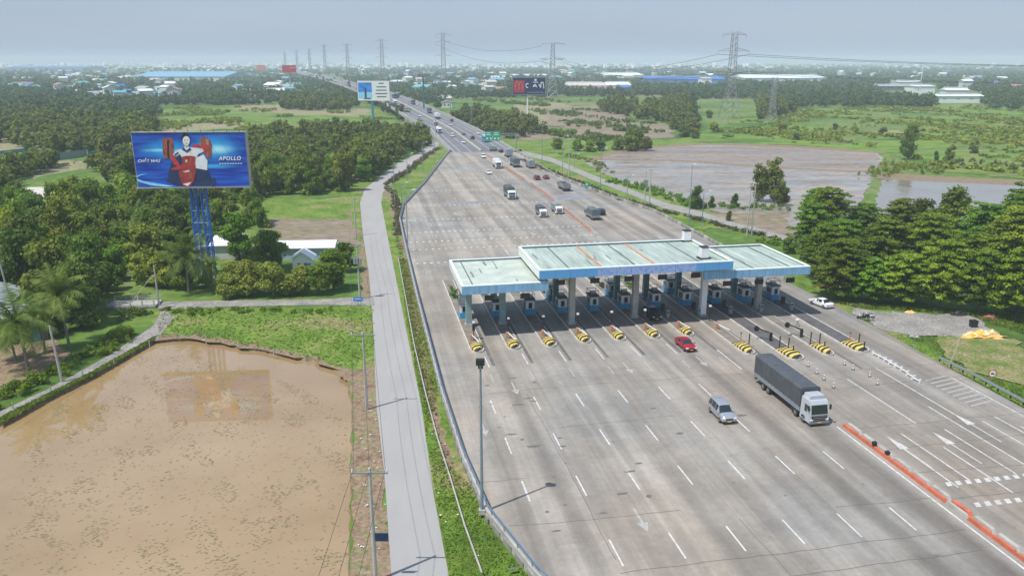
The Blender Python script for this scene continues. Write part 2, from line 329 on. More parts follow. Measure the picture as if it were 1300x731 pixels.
# right side fields
patch('mud_field',[(655,131),(700,130),(760,140),(770,150),(700,160),(655,150)],DRY)
patch('mud_field',[(650,168),(720,165),(850,160),(858,175),(790,177),(740,174),(700,176),(660,182)],MUDF)
patch('meadow',[(660,184),(700,177),(745,176),(800,178),(860,176),(930,180),(860,184),(795,189),(745,203),(715,200)],GRB)
patch('mud_field',[(690,138),(800,132),(848,140),(850,160),(760,168),(700,160)],MUDF)
patch('dry_field',[(800,135),(846,136),(852,157),(800,156)],GRT)
patch('meadow',[(600,190),(660,178),(745,182),(760,200),(900,270),(1010,282),(1010,292),(880,290),(960,335),(1120,405),(1310,520),(1500,640),(1500,700),(1280,560),(900,330),(660,205)],GRB)
patch('paddy_mud',[(742,205),(790,190),(900,183),(1010,187),(1108,193),(1122,200),(1108,222),(1080,290),(1010,292),(880,262),(760,218)],WETF)
patch('paddy_mud',[(752,199),(800,191),(900,185),(1010,189),(1112,194),(1118,201),(1100,216),(1000,213),(860,203)],wet('upper_paddy_mud',[(.32,(.19,.15,.115)),(.5,(.25,.20,.16)),(.68,(.29,.24,.19))],.04,(.5,1.6,1),.25,.8,fine=.7))
patch('paddy_dike',[(742,204),(788,188),(900,181),(1010,185),(1122,192),(1122,195),(1010,188),(900,184),(792,191),(752,206)],SOIL)
patch('paddy_dike',[(750,201),(860,203),(1000,213),(1100,217),(1100,219),(1000,215),(860,205),(750,203)],SOIL)
patch('canal_water',[(1122,226),(1300,235),(1420,243),(1420,300),(1300,285),(1200,280),(1105,275)],WATER)
patch('mud_field',[(880,270),(1000,272),(1010,300),(985,297),(930,282),(890,276)],MUDF)
patch('field_bank',[(1112,219),(1300,229),(1420,236),(1420,243),(1300,236),(1112,227)],SOIL)
patch('tall_grass',[(985,128),(1100,128),(1300,135),(1500,140),(1500,235),(1300,227),(1180,216),(1130,194),(1010,184),(900,182),(860,178),(930,155)],GRT)
for k,(a,bb,c,d) in enumerate([(990,150,1110,158),(1150,158,1330,168),(1000,170,1100,176),(1200,196,1340,208),(1110,140,1200,146),(1180,205,1320,218)]):
    patch('meadow',[(a,bb),((a+c)/2,bb-3),(c,bb+1),(c+15,d),((a+c)/2,d+3),(a-8,d)],GRB if k%2 else GR)
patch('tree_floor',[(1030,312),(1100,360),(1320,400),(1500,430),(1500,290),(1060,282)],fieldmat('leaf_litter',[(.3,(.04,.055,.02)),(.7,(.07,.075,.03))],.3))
patch('side_path',[(640,186),(700,200),(760,225),(800,240),(841,256),(892,269),(923,280),(964,290),(985,296),(1030,307),(1030,313),(985,303),(964,297),(923,286),(892,276),(841,264),(800,247),(760,232),(700,206),(650,193)],PATHM)
patch('gravel_yard',[(1074,388),(1110,396),(1170,397),(1230,400),(1265,425),(1238,432),(1190,426),(1120,420),(1105,410)],GRAV)
patch('dry_grass',[(1190,425),(1290,430),(1330,470),(1310,490),(1230,470),(1200,450)],fieldmat('dry_grass',[(.35,(.11,.17,.03)),(.5,(.20,.20,.08)),(.68,(.28,.24,.13))],.35,fine=2.5))
# ================================================================ PLAZA (local frame: x = s across, y = d along the road)
def plazamat():
    m=bpy.data.materials.new('plaza_concrete'); m.use_nodes=True; nt=m.node_tree; b=nt.nodes['Principled BSDF']; L=nt.links.new
    b.inputs['Roughness'].default_value=.85; b.inputs['Specular IOR Level'].default_value=.25
    tc=nd(nt,'ShaderNodeTexCoord').outputs['Object']
    def noise(sc,st,det=5,rg=.6):
        mp=nd(nt,'ShaderNodeMapping'); mp.inputs['Scale'].default_value=st; L(tc,mp.inputs[0]); n=nd(nt,'ShaderNodeTexNoise'); n.inputs['Scale'].default_value=sc; n.inputs['Detail'].default_value=det; n.inputs['Roughness'].default_value=rg; L(mp.outputs[0],n.inputs['Vector']); return n.outputs[0]
    def mr(x,a,bb,c,d,sm=True):
        n=nd(nt,'ShaderNodeMapRange'); n.interpolation_type='SMOOTHSTEP' if sm else 'LINEAR'
        for i,vv in enumerate((a,bb,c,d)): n.inputs[i+1].default_value=vv
        L(x,n.inputs[0]); return n.outputs[0]
    def mul(a,bb):
        n=nd(nt,'ShaderNodeMath',operation='MULTIPLY'); L(a,n.inputs[0])
        if isinstance(bb,float): n.inputs[1].default_value=bb
        else: L(bb,n.inputs[1])
        return n.outputs[0]
    def ma(op,a,bb=None):
        n=nd(nt,'ShaderNodeMath',operation=op); L(a,n.inputs[0])
        if bb is not None:
            if isinstance(bb,(float,int)): n.inputs[1].default_value=bb
            else: L(bb,n.inputs[1])
        return n.outputs[0]
    sx=nd(nt,'ShaderNodeSeparateXYZ'); L(tc,sx.inputs[0]); s,d=sx.outputs[0],sx.outputs[1]
    streak=mr(noise(1.0,(.42,.010,1),4,.6),.38,.64,.80,1.08)
    fines=mr(noise(1.0,(2.2,.035,1),5,.7),.3,.7,.955,1.035)
    blot=mr(noise(.10,(1,1,1),7,.7),.32,.68,.84,1.13); fine=mr(noise(1.3,(1,1,1),6,.75),.25,.75,.90,1.09)
    stain=mr(noise(.42,(1,.8,1),5,.7),.64,.74,1.0,.72)
    # wheel-path darkening in each lane
    lane=ma('ABSOLUTE',ma('SUBTRACT',ma('FRACT',ma('MULTIPLY',ma('SUBTRACT',s,15.9),1/5.68)),.5))   # 0 mid lane
    wp=mr(lane,.0,.33,.80,1.04)
    amt=mr(noise(1.0,(.11,.004,1),2,.5),.35,.6,.25,1.)
    mixw=nd(nt,'ShaderNodeMix'); mixw.inputs[2].default_value=1.0; L(amt,mixw.inputs[0]); L(wp,mixw.inputs[3])
    v=mul(mul(mul(streak,fines),mul(blot,fine)),mul(stain,mixw.outputs[0]))
    # heavier traffic right of s=38 : darker, browner
    hv=mul(mr(s,36,50,0,1),mr(d,40,140,1,.35)); 
    # slab cells: faint tone per slab
    cell=nd(nt,'ShaderNodeTexWhiteNoise'); cell.noise_dimensions='2D'
    cb=nd(nt,'ShaderNodeCombineXYZ'); L(ma('FLOOR',ma('MULTIPLY',s,1/5.68)),cb.inputs[0]); L(ma('FLOOR',ma('MULTIPLY',d,1/7.5)),cb.inputs[1]); L(cb.outputs[0],cell.inputs['Vector'])
    v=mul(v,mr(cell.outputs['Value'],0,1,.955,1.045,False))
    jd=ma('ABSOLUTE',ma('SUBTRACT',ma('FRACT',ma('MULTIPLY',d,1/7.5)),.5)); js=ma('ABSOLUTE',ma('SUBTRACT',ma('FRACT',ma('MULTIPLY',ma('SUBTRACT',s,1.2),1/5.68)),.5))
    v=mul(v,mul(mr(jd,.4955,.4995,1,.90),mr(js,.494,.499,1,.88)))
    r=nd(nt,'ShaderNodeMix',data_type='RGBA'); r.inputs[6].default_value=(.322,.298,.265,1); r.inputs[7].default_value=(.268,.243,.212,1); L(hv,r.inputs[0])
    tn=nd(nt,'ShaderNodeMix',data_type='RGBA'); tn.blend_type='MULTIPLY'; tn.inputs[0].default_value=1.0
    cr=nd(nt,'ShaderNodeValToRGB'); cr.color_ramp.elements[0].position=.38; cr.color_ramp.elements[0].color=(1.04,.99,.93,1); cr.color_ramp.elements[1].position=.60; cr.color_ramp.elements[1].color=(.93,.965,1.0,1)
    e=cr.color_ramp.elements.new(.5); e.color=(1,.99,.98,1); L(noise(.045,(1,.6,1),6,.62),cr.inputs[0]); L(r.outputs[2],tn.inputs[6]); L(cr.outputs[0],tn.inputs[7])
    brown=mr(noise(1.0,(.16,.006,1),3,.55),.55,.68,0,.55); bm_=nd(nt,'ShaderNodeMix',data_type='RGBA'); L(mul(brown,mr(d,150,190,1,0)),bm_.inputs[0]); L(tn.outputs[2],bm_.inputs[6]); bm_.inputs[7].default_value=(.215,.185,.16,1)
    sc=nd(nt,'ShaderNodeVectorMath',operation='SCALE'); L(bm_.outputs[2],sc.inputs[0]); L(v,sc.inputs['Scale']); L(sc.outputs[0],b.inputs['Base Color'])
    return m
PM=plazamat()
LEFT=[(20.5,38),(16.5,47),(13.0,56),(10.5,66),(9.6,78),(9.2,96),(9.3,140),(9.6,176),(10.2,216),(12.5,238),(22.6,282),(42,378)]
RIGHT=[(74,378),(73,325),(72.3,290),(75,266),(78.3,239),(82.5,214),(82.5,194),(81.8,169),(81.8,140),(82,115),(81,95),(80.4,76),(80.4,38)]
pl=MB().prism(LEFT+RIGHT,-.9,0.0).build('plaza_road',PM,rz=TH); tag(pl,kind='structure')
AS=mat('worn_asphalt',(.115,.115,.115),.9,0,.25,.35,detail=6)
def mk(name,fn,m): b=MB(); fn(b); o=b.build(name,m,rz=TH); tag(o,kind='structure'); return o
def rect(b,s,d0,d1,wd,z): b.flat([(s-wd/2,d0),(s+wd/2,d0),(s+wd/2,d1),(s-wd/2,d1)],z)
ISL=[15.9+5.68*i for i in range(11)]
def dashes(b):
    for d0,ss in ((56,range(0,6)),(67.7,range(-1,6)),(77.7,range(-1,5)),(88.3,range(-1,5)),(45,range(1,7)),(34,range(2,7))):
        for i in ss:
            rect(b,20.6+5.72*i+random.uniform(-.06,.06),d0,d0+4,.17,.004)
    for s in ISL[:6]: rect(b,s+.7,103.6,108,.16,.004)
    rect(b,51.6,96,105,.18,.004)
    rect(b,54.35,30,77,.2,.004)                       # edge line beside the median
    for s,d0,d1 in ((60.7,63,74),(66.5,63.3,74),(72.6,63.5,75),(58.5,62,72),(63.2,60,70),(69,64,80),(70.6,76,93),(64.2,76,90),(75,66,76),(78.6,45,88),(66.4,46,58)):
        rect(b,s,d0,d1,.16,.004)
    for i in range(0): b.flat([(74.4,79+i*1.05),(78.2,79.9+i*1.05),(78.2,80.2+i*1.05),(74.4,79.3+i*1.05)],.004) if i<9 else None
    for s in (31.8,37.5,43.2,49): 
        for d0 in (150,160,170): rect(b,s,d0,d0+4,.16,.004)
random.seed(3)
mk('road_lines',dashes,M['mark'])
def faint(b):
    for s,d in ((18.7,95),(35.9,99),(47.3,99.5),(12.8,84),(24.5,62)):
        rect(b,s,d,d+2.6,.22,.004); b.flat([(s-.55,d),(s+.55,d),(s,d-1.5)],.004)
    for s in ISL[:7]:
        for d0 in (98,): rect(b,s+.4,d0,d0+3,.18,.004)
    for i,dd in enumerate((165,178,186,197,213,235,263,290,310)):
        s0=10.8 if dd<240 else 12.5+(dd-240)*.2; s1=56.5
        s=s0
        while False: pass
    for s in [12+5.7*i for i in range(8)]:
        for d0 in (150,190,205,223,246): rect(b,s,d0+random.uniform(-2,2),d0+4,.18,.004)
    for s in (62,68,74): rect(b,s,d+50,d+56,.16,.004)
    for s,d in ((20,206),(31,188),(26,221),(42,190),(66,206),(72,180)): rect(b,s,d,d+2.2,.35,.004); b.flat([(s-.7,d),(s+.7,d),(s,d-1.6)],.004)
mk('worn_road_lines',faint,M['markf'])
def zebra(b):
    for i in range(9): b.flat([(74.4,79+i*1.05),(78.2,79.9+i*1.05),(78.2,80.15+i*1.05),(74.4,79.25+i*1.05)],.004)
mk('worn_zebra',zebra,M['markf'])
def kerb_strips(b):
    for i,s in enumerate(ISL):
        if i in (8,10): continue
        rect(b,s+1.45,(104 if i<7 else 93),128,.5,.005)
mk('island_strips',kerb_strips,mat('dark_strip',(.13,.12,.115),.9,0,.3,.5,detail=6))  # flat dark strips on the road beside the islands' right kerbs
def rumble(b):
    for dd in (165,178,186,197,213,235,263,290,310):
        s=10.8 if dd<240 else 12.5+(dd-240)*.2
        while s<56.3:
            b.flat([(s,dd),(s+.55,dd),(s+.55,dd+.8),(s,dd+.8)],.006)
            s+=1.5
mk('rumble_dots',rumble,mat('rumble_paint',(.50,.50,.48),.7,0,.3,.25,detail=6,world=True))
def arrows(b):
    for s,d in ((58.6,70.5),(64.6,70.5),(70.6,74.5),(76,70)):
        b.flat([(s-.55,d),(s+.55,d),(s,d+3.2)],.008); rect(b,s,d-4.6,d,.17,.008)
    for dd in (58.4,62.4):
        s=57.6
        while s<79: b.flat([(s,dd),(s+.6,dd),(s+.85,dd+.75),(s+.25,dd+.75)],.008); s+=1.15
mk('road_arrows',arrows,mat('fading_road_paint',(.50,.49,.47),.8,0,.22,1.9,detail=6,world=True))
def crk(b):
    random.seed(5)
    for d0,s0,s1 in ((94.4,15,54),(83,22,37),(63.8,12,30),(52,10,53),(61,44,55),(55,20,54),(76,56,81),(70.6,56,79),(87,56,81),(92.5,58,81),(65.5,56,80),(60.2,56,80),(72,9,16),(150,10,55),(228,12,80),(268,22,75)):
        s=s0; d=d0; pts=[]
        while s<s1: pts.append((s,d)); s+=1.3; d+=random.uniform(-.13,.13)
        for (a,c),(e,f) in zip(pts,pts[1:]): b.flat([(a,c),(e,f),(e,f+.07),(a,c+.07)],.006)
    for s0,d0,d1 in ((20.2,57,94.4),(12,150,200),(34,48,62)):
        d=d0;s=s0;pts=[]
        while d<d1: pts.append((s,d)); d+=1.3; s+=random.uniform(-.1,.1)
        for (a,c),(e,f) in zip(pts,pts[1:]): b.flat([(a,c),(a+.06,c),(e+.06,f),(e,f)],.006)
mk('slab_cracks',crk,mat('crack_tar',(.10,.095,.09),.9))
def patches(b):
    random.seed(8)
    for s,d,w_,l_ in ((31,235,16,5),(66,238,11,10),(71,252,8,8)):
        rect(b,s,d,d+l_,w_,.003)
mk('asphalt_patch',patches,mat('patched_concrete',(.22,.225,.235),.9,0,.3,.3,detail=6))
def oil(b):
    random.seed(12)
    for k in range(46):
        s=random.uniform(11,52) if k%3 else random.uniform(12,22); d=random.uniform(44,100); n=9; r=random.uniform(.1,.34); st=random.uniform(1,3.2)
        b.flat([(s+r*st*random.uniform(.6,1.1)*math.cos(6.283*i/n),d+r*random.uniform(.5,1.1)*math.sin(6.283*i/n)) for i in range(n)],.009)
mk('oil_stains',oil,mat('oil_stain',(.13,.125,.12),.8))
# bridge approach and deck
ST=[((572,193,0.004),(654,193,0.004)),((556,177,1.),(628,177,1.)),((543,163,2.5),(599,162,2.5)),((514,147,4.5),(563,145,4.5)),((483,128,7),(522,127,7)),((455,116.5,8.5),(486,115,8.5)),((435,109,9),(459,108,9)),((407,100,9.5),(425,99.5,9.5)),((378,93,10),(391,92.6,10)),((345,86.8,10),(352,86.6,10))]
Lp=[Vector((*G(*a),a[2])) for a,_ in ST]; Rp=[Vector((*G(*c),c[2])) for _,c in ST]
def sub(P,k=5):
    o=[]
    for i in range(len(P)-1):
        p0=P[max(i-1,0)];p1=P[i];p2=P[i+1];p3=P[min(i+2,len(P)-1)]
        for j in range(k):
            t=j/k; o.append(.5*((2*p1)+(p2-p0)*t+(2*p0-5*p1+4*p2-p3)*t*t+(3*p1-p0-3*p2+p3)*t**3))
    return o+[P[-1]]
Ls,Rs=sub(Lp),sub(Rp)
dk=MB(); dk.strip(Ls,Rs)
tag(dk.build('bridge_road',mat('deck_asphalt',(.15,.155,.165),.85,0,.15,.05,detail=5)),kind='structure')
def lerp(t,dz=0.): return [a+(c-a)*t+Vector((0,0,dz)) for a,c in zip(Ls,Rs)]
b=MB()
for t in (.155,.32,.66,.82):
    A=lerp(t-.004,.02); B_=lerp(t+.004,.02); b.strip(A,B_)
for t0 in (.06,.94): b.strip(lerp(t0-.005,.02),lerp(t0+.005,.02))
tag(b.build('bridge_lines',M['mark']),kind='structure')
br=empty('highway_bridge',tuple(Ls[20])); br.location=(0,0,0)
tag(br,'long concrete highway flyover carrying traffic away to the horizon','bridge')
b=MB()
under=[]
for A,sgn in ((Ls,-1),(Rs,1)):
    O=[]
    for i,p in enumerate(A):
        q=(Rs[i]-Ls[i]); q.z=0; q.normalize(); O.append(p+q*sgn*.45)
    up=lambda P,h:[x+Vector((0,0,h)) for x in P]
    b.strip(up(A,1.0),up(O,1.0)); b.strip(up(A,0.),up(A,1.0)); b.strip(up(O,1.0),up(O,-1.3)); under.append(up(O,-1.3))
b.strip(under[0],under[1]); b.build('parapet',M['concl'],br)
b=MB()
for A in under:
    k=[p for p in A if p.z<3.3]; b.strip(k,[Vector((p.x,p.y,GZ-.5)) for p in k])
b.build('embankment_wall',M['concd'],br)
for i in range(16,len(Ls)-2,2):
    z=Ls[i].z-1.35
    p=MB()
    a,c=Ls[i],Rs[i]; rot=math.atan2((c-a).y,(c-a).x); mid=(a+c)/2
    p.box(mid.x,mid.y,z-.6,(c-a).length,1.8,1.2,rot)
    for t in (.2,.8): q=a+(c-a)*t; p.tube((q.x,q.y,z-1.2),(q.x,q.y,-1),.9,.9,8)
    p.build('pier',M['concd'],br)
b=MB(); b.strip(lerp(.465,.8),lerp(.485,.8)); b.strip(lerp(.465,.02),lerp(.465,.8)); b.strip(lerp(.485,.8),lerp(.485,.02)); b.build('median_wall',mat('pale_median',(.48,.45,.38),.9),br)
# ================================================================ TOLL STATION
ORD=['first','second','third','fourth','fifth','sixth','seventh','eighth','ninth','tenth','eleventh','twelfth','thirteenth','fourteenth','fifteenth']
DKT=mat('island_asphalt',(.10,.095,.095),.9,0,.3,.6,detail=6); ISC=mat('island_concrete',(.20,.18,.15),.9,0,.3,.6,detail=6)
KW=mat('kerb_white_worn',(.50,.48,.44),.85,0,.25,1.2,detail=5)
for i,s in enumerate(ISL):
    right=i>=7; dn={0:109.3,7:101,8:97.6,9:98.4,10:98.6}.get(i,109.6 if i<3 else 110.3); d1=150 if not right else 146
    wd=2.2 if i not in (8,10) else 3.0
    x,y=W(s,dn); t=empty('toll_island',(x,y,0),TH)
    tag(t,('%s concrete toll island from the left, ending in a yellow and black striped nose'%ORD[i]) if i not in (8,10) else '%s toll island from the left, dark asphalt top and striped nose'%ORD[i],'traffic island','raised islands between the toll lanes')
    L_=d1-dn; h=wd/2
    nose=[(h*math.sin(a),1.6-1.6*math.cos(a)) for a in [rad(-90+15*k) for k in range(13)]]
    body=[(-h,L_),(-h,1.6)]+nose[1:-1]+[(h,1.6),(h,L_)]
    b=MB().use(KW).prism(body,0.002,.24); b.use(DKT if i in(8,10) else ISC).flat([(x*.84,y if y>L_-.5 else y*.97+.12) for x,y in body],.246); b.build('kerb_slab',parent=t)
    # striped mound
    b=MB(); n=11; sh=.9
    hh=.75 if not right else .6
    lx=3.4 if not right else 4.6
    for k in range(n):
        y0=k*lx/n; y1=(k+1)*lx/n
        def ring(y,off):
            rr=min(1,math.sqrt(max(0,1-(1-min(y/1.6,1))**2)))*(h*.86); zt=.207+hh*min(1,(y/1.1))**.5*(1 if y<lx*.55 else max(.15,1-(y-lx*.55)/(lx*.5)))
            return [(-rr,y,.207),(-rr,y+off*0,.207+(zt-.207)*.6),(-rr*.55,y+.15,zt),(rr*.55,y+.55,zt),(rr,y+.75,.207+(zt-.207)*.6),(rr,y+.75,.207)]
        b.use(M['yellow'] if k%2 else M['kblack'])
        A,B=ring(y0+.02,0),ring(y1+.02,0); b.add(A+B,[(j,j+1,j+7,j+6) for j in range(5)])
        if k in (0,n-1): b.add(A if k==0 else B,[(0,1,2,3,4,5)])
    b.build('striped_nose',parent=t)
# booths
def make_booth(seed):
    r=random.Random(seed); t=empty('toll_booth'); W2,L2=1.45,2.5
    b=MB().use(M['booth_blue']); b.box(0,0,.55,W2,L2,1.1); b.build('base_panel',parent=t)
    b=MB().use(M['white']); b.box(0,0,1.85,W2-.02,L2-.02,1.5); b.build('wall',parent=t)
    for (x,y,sx,sy) in ((0.,-L2/2-.01,.62,.05),(W2/2,0,.05,1.5),(-W2/2,.0,.05,1.5)):
        w_=MB().use(M['glass']).box(x,y,1.72,sx,sy,.95).build('window',parent=t)
        f=MB().use(M['galv'])
        if sx>sy:
            f.box(x-sx/2,y-.01,1.72,.06,.06,1.05); f.box(x+sx/2,y-.01,1.72,.06,.06,1.05); f.box(x,y-.012,2.22,sx+.05,.05,.06); f.box(x,y-.012,1.22,sx+.05,.05,.06)
        else:
            f.box(x*1.012,y,2.22,.05,sy+.05,.06); f.box(x*1.012,y,1.22,.05,sy+.05,.06); f.box(x*1.01,y-sy/2,1.72,.06,.06,1.05); f.box(x*1.01,y+sy/2,1.72,.06,.06,1.05); f.box(x*1.01,y,1.72,.06,.05,1.0)
        f.build('frame',parent=w_)
    b=MB().use(M['seam']).box(0,0,2.68,W2+.3,L2+.3,.16); b.build('roof',parent=t)
    a=MB().use(M['galv']).box(.1,.3,2.96,.8,.9,.4).build('air_conditioner',parent=t)
    f=MB().use(M['black'])
    for x in (-.8,.8):
        for y in (-1.,1.): f.tube((x,y,2.7),(x,y,3.6),.035,n=5)
    f.tube((-.8,-1,3.6),(.8,-1,3.6),.045,n=5); f.tube((-.8,1,3.6),(.8,1,3.6),.045,n=5); f.tube((-.8,-1,3.6),(-.8,1,3.6),.045,n=5); f.tube((.8,-1,3.6),(.8,1,3.6),.045,n=5)
    f.build('roof_frame',parent=t); return t
bo=None
for i,s in enumerate(ISL):
    o=make_booth(1) if bo is None else copy_tree(bo); bo=bo or o
    x,y=W(s,126.5); put(o,x,y,.2,TH)
    tag(o,'white and blue toll booth standing on the %s island from the left'%ORD[i],'toll booth','toll booths under the canopies')
    if i in (3,5,7,):
        o2=copy_tree(bo); x,y=W(s,134.0); put(o2,x,y,.2,TH); tag(o2,'rear toll booth behind the main one on the %s island from the left'%ORD[i],'toll booth','toll booths under the canopies')
# canopies
def canopy(s0,s1,d0,d1,zb,zt,label,worn=False,rm=None,ribs=0,cols=(),gut=(),trim=True):
    cx=(s0+s1)/2; x,y=W(cx,d0); t=empty('toll_canopy',(x,y,0),TH); tag(t,label,'canopy','toll station canopies')
    w_=s1-s0; L_=d1-d0; hz=zt-.22
    b=MB(); b.box(0,L_/2,(hz-.12),w_-.5,L_-.5,.16)
    b.build('roof_deck',rm or M['roof'],t)
    rs_=random.Random(int(s0*7)); b=MB()
    for k in range(int(w_/2.2)):
        sx_,sy_=rs_.uniform(-w_/2+1,w_/2-1),rs_.uniform(1.2,L_-1.2); ln=rs_.uniform(.5,2.6); wd_=rs_.uniform(.08,.28)
        b.flat([(sx_+wd_*rs_.uniform(.6,1.2)*math.cos(6.283*i/10)+rs_.uniform(-.05,.05),sy_+ln*math.sin(6.283*i/10)) for i in range(10)],hz-.034)
    b.build('roof_stains',mat('roof_grime',(.19,.22,.19),.85,0,.4,2.,detail=6),t)
    # ribs of the sheet roof
    if ribs:
        b=MB()
        for k in range(1,ribs): b.box(-w_/2+w_*k/ribs,L_/2,hz-.02,.09,L_-.6,.07)
        b.build('sheet_ribs',mat('rib_mint',(.32,.43,.40),.6) if 'rib_mint' not in bpy.data.materials else bpy.data.materials['rib_mint'],t)
    b=MB()
    for g_ in gut: b.box(-w_/2+g_*w_,L_/2,hz+.0,.38,L_-.55,.10)
    if gut: b.build('gutter',M['gutter'],t)
    b=MB()
    for g_ in (([.16,.5,.84] if ribs else [.14])): b.box(-w_/2+g_*w_,L_/2,hz+.015,.14,L_-.6,.1)
    b.build('roof_joint',M['seam'],t)
    # fascias : front, back, two sides
    b=MB().box(0,-.1,(zb+zt)/2,w_,.22,zt-zb); b.build('front_fascia',FM if worn else M['blue'],t)
    b=MB().box(0,L_+.1,(zb+zt)/2,w_,.22,zt-zb); b.build('rear_fascia',M['blue'],t)
    for sg in (-1,1):
        b=MB().box(sg*(w_/2-.11),L_/2,(zb+zt)/2,.22,L_-.02,zt-zb-.01); b.build('side_fascia',M['rooftrim'],t)
    b=MB()
    b.box(0,0.1,zt+.05,w_+.06,.55,.08); b.box(0,L_-.1,zt+.05,w_+.06,.5,.08)
    for sg in (-1,1): b.box(sg*(w_/2-.15),L_/2,zt+.05,.5,L_-.75,.08)
    b.build('roof_flashing',M['rooftrim'],t)
    b=MB(); k=int(w_/2.4)
    for i in range(1,k): b.box(-w_/2+w_*i/k,-.215,(zb+zt)/2,.035,.02,zt-zb-.04)
    b.build('panel_joints',M['teal'],t)
    b=MB().box(0,L_/2,zb+.25,w_-.6,L_-.6,.12); b.build('soffit',M['concd'],t)
    b=MB()
    for yy in (2.,L_/2,L_-2): b.box(0,yy,zb+.0,w_-1.0,.3,.42)
    b.build('steel_beams',M['teal'],t)
    for (cs,cdd,wh) in cols:
        lx=cs-cx; ly=cdd-d0
        c=MB().box(lx,ly,(zb)/2,.95,.95,zb-.02).build('column',wh,t)
        MB().use(M['concl']).box(lx,ly,.3,1.25,1.25,.6).build('plinth',parent=c)
    return t
FM=mat('faded_lettered_fascia',(.13,.26,.58),.6,0,.1,1,col2=(.42,.40,.66),detail=8,stretch=(1.1,1,1.6))
def fasmat():
    nt=FM.node_tree; b=nt.nodes['Principled BSDF']; L=nt.links.new
    tc=nd(nt,'ShaderNodeTexCoord').outputs['Object']; n=nd(nt,'ShaderNodeTexNoise'); n.inputs['Scale'].default_value=2.6; n.inputs['Detail'].default_value=9; n.inputs['Roughness'].default_value=.8; L(tc,n.inputs['Vector'])
    r=nd(nt,'ShaderNodeValToRGB'); cr=r.color_ramp; cr.elements[0].position=.38; cr.elements[0].color=(.10,.26,.60,1); cr.elements[1].position=.66; cr.elements[1].color=(.50,.27,.34,1)
    for p,c in ((.46,(.15,.33,.66)),(.52,(.42,.46,.68)),(.58,(.22,.38,.68))): e=cr.elements.new(p); e.color=(*c,1)
    L(n.outputs[0],r.inputs[0])
    sx=nd(nt,'ShaderNodeSeparateXYZ'); L(tc,sx.inputs[0]); mr=nd(nt,'ShaderNodeMapRange'); mr.inputs[1].default_value=-6.9; mr.inputs[2].default_value=-6.5; L(sx.outputs[0],mr.inputs[0])
    m2=nd(nt,'ShaderNodeMapRange'); m2.inputs[1].default_value=9.6; m2.inputs[2].default_value=9.9; m2.inputs[3].default_value=1; m2.inputs[4].default_value=0; L(sx.outputs[0],m2.inputs[0])
    mu=nd(nt,'ShaderNodeMath',operation='MULTIPLY'); L(mr.outputs[0],mu.inputs[0]); L(m2.outputs[0],mu.inputs[1])
    mx=nd(nt,'ShaderNodeMix',data_type='RGBA'); L(mu.outputs[0],mx.inputs[0]); mx.inputs[6].default_value=(.10,.33,.62,1); L(r.outputs[0],mx.inputs[7]); L(mx.outputs[2],b.inputs['Base Color'])
fasmat()
cteal,cgrey=M['teal'],M['concl']
canopy(14.3,27.9,115.2,131.9,7.5,8.8,'low left canopy with plain pale green roof and blue front edge',rm=M['roofpale'],cols=[(s,d,mat('column_teal',(.22,.33,.33),.6) if (s,d)==(16.2,121.8) else bpy.data.materials['column_teal']) for s in (16.2,21.8) for d in (121.8,130.3)])
ct=canopy(26.4,58.6,115.0,131.5,9.4,10.75,'tall middle canopy with ribbed green roof, rust gutters and faded lettering',worn=True,ribs=26,gut=(.325,.60),cols=[(32.95,119.5,cgrey),(44.3,120.8,cgrey),(32.95,130.5,cteal),(44.3,130.5,cteal),(50.,131,cteal)])
canopy(53.9,72.8,115.5,132.2,7.75,9.05,'low right canopy with ribbed pale green roof beside the trees',ribs=14,gut=(.10,),cols=[(56,119.5,M['white']),(67.1,121.4,cgrey),(56,130.5,cteal),(67.1,130.5,cteal)])
# water tanks standing on the middle roof
for (px,py),lab in (((871,306),'white water tank at the rear of the middle canopy roof'),((893,328),'white water tank nearer the front of the middle canopy roof')):
    x,y=G(px,py,10.5); t=empty('roof_tank',(x,y,10.52),TH); tag(t,lab,'water tank')
    b=MB().use(M['white']); b.box(0,0,1.05,1.25,1.25,1.7); b.build('tank_body',parent=t); MB().use(M['black']).box(0,0,1.96,1.35,1.35,.12).build('lid',parent=t)
    MB().use(M['black']).box(0,0,.1,1.9,1.5,.2).build('stand',parent=t)
# lane barriers with orange housings
for i,s in enumerate(ISL[:8]):
    d=113.6 if i<7 else 111.5; x,y=W(s-.3,d+.9); t=empty('barrier_gate',(x,y,.2),TH)
    tag(t,'orange barrier housing with white boom on the %s island from the left'%ORD[i],'barrier gate','boom gates at the lane exits')
    MB().use(M['housing']).box(0,0,.5,.42,.5,1.0).build('housing',parent=t); MB().use(M['white']).tube((.1,-.3,.95),(.75,-3.0,.8),.07,n=6).build('boom',parent=t)
for i,s in enumerate(ISL[:8]):
    if i in (6,): continue
    x,y=W(s+.15,116.2 if i else 115.2); t=empty('lane_camera_post',(x,y,.2),TH); tag(t,'black signal post with white cap on the %s island from the left'%ORD[i],'signal post','dark posts at the lane exits')
    MB().use(M['black']).tube((0,0,0),(0,0,2.6),.07,n=6).build('post',parent=t); MB().use(M['black']).box(0,0,1.9,.42,.4,1.0).build('signal_box',parent=t); MB().use(M['white']).box(0,0,2.75,.36,.36,.26).build('cap',parent=t)
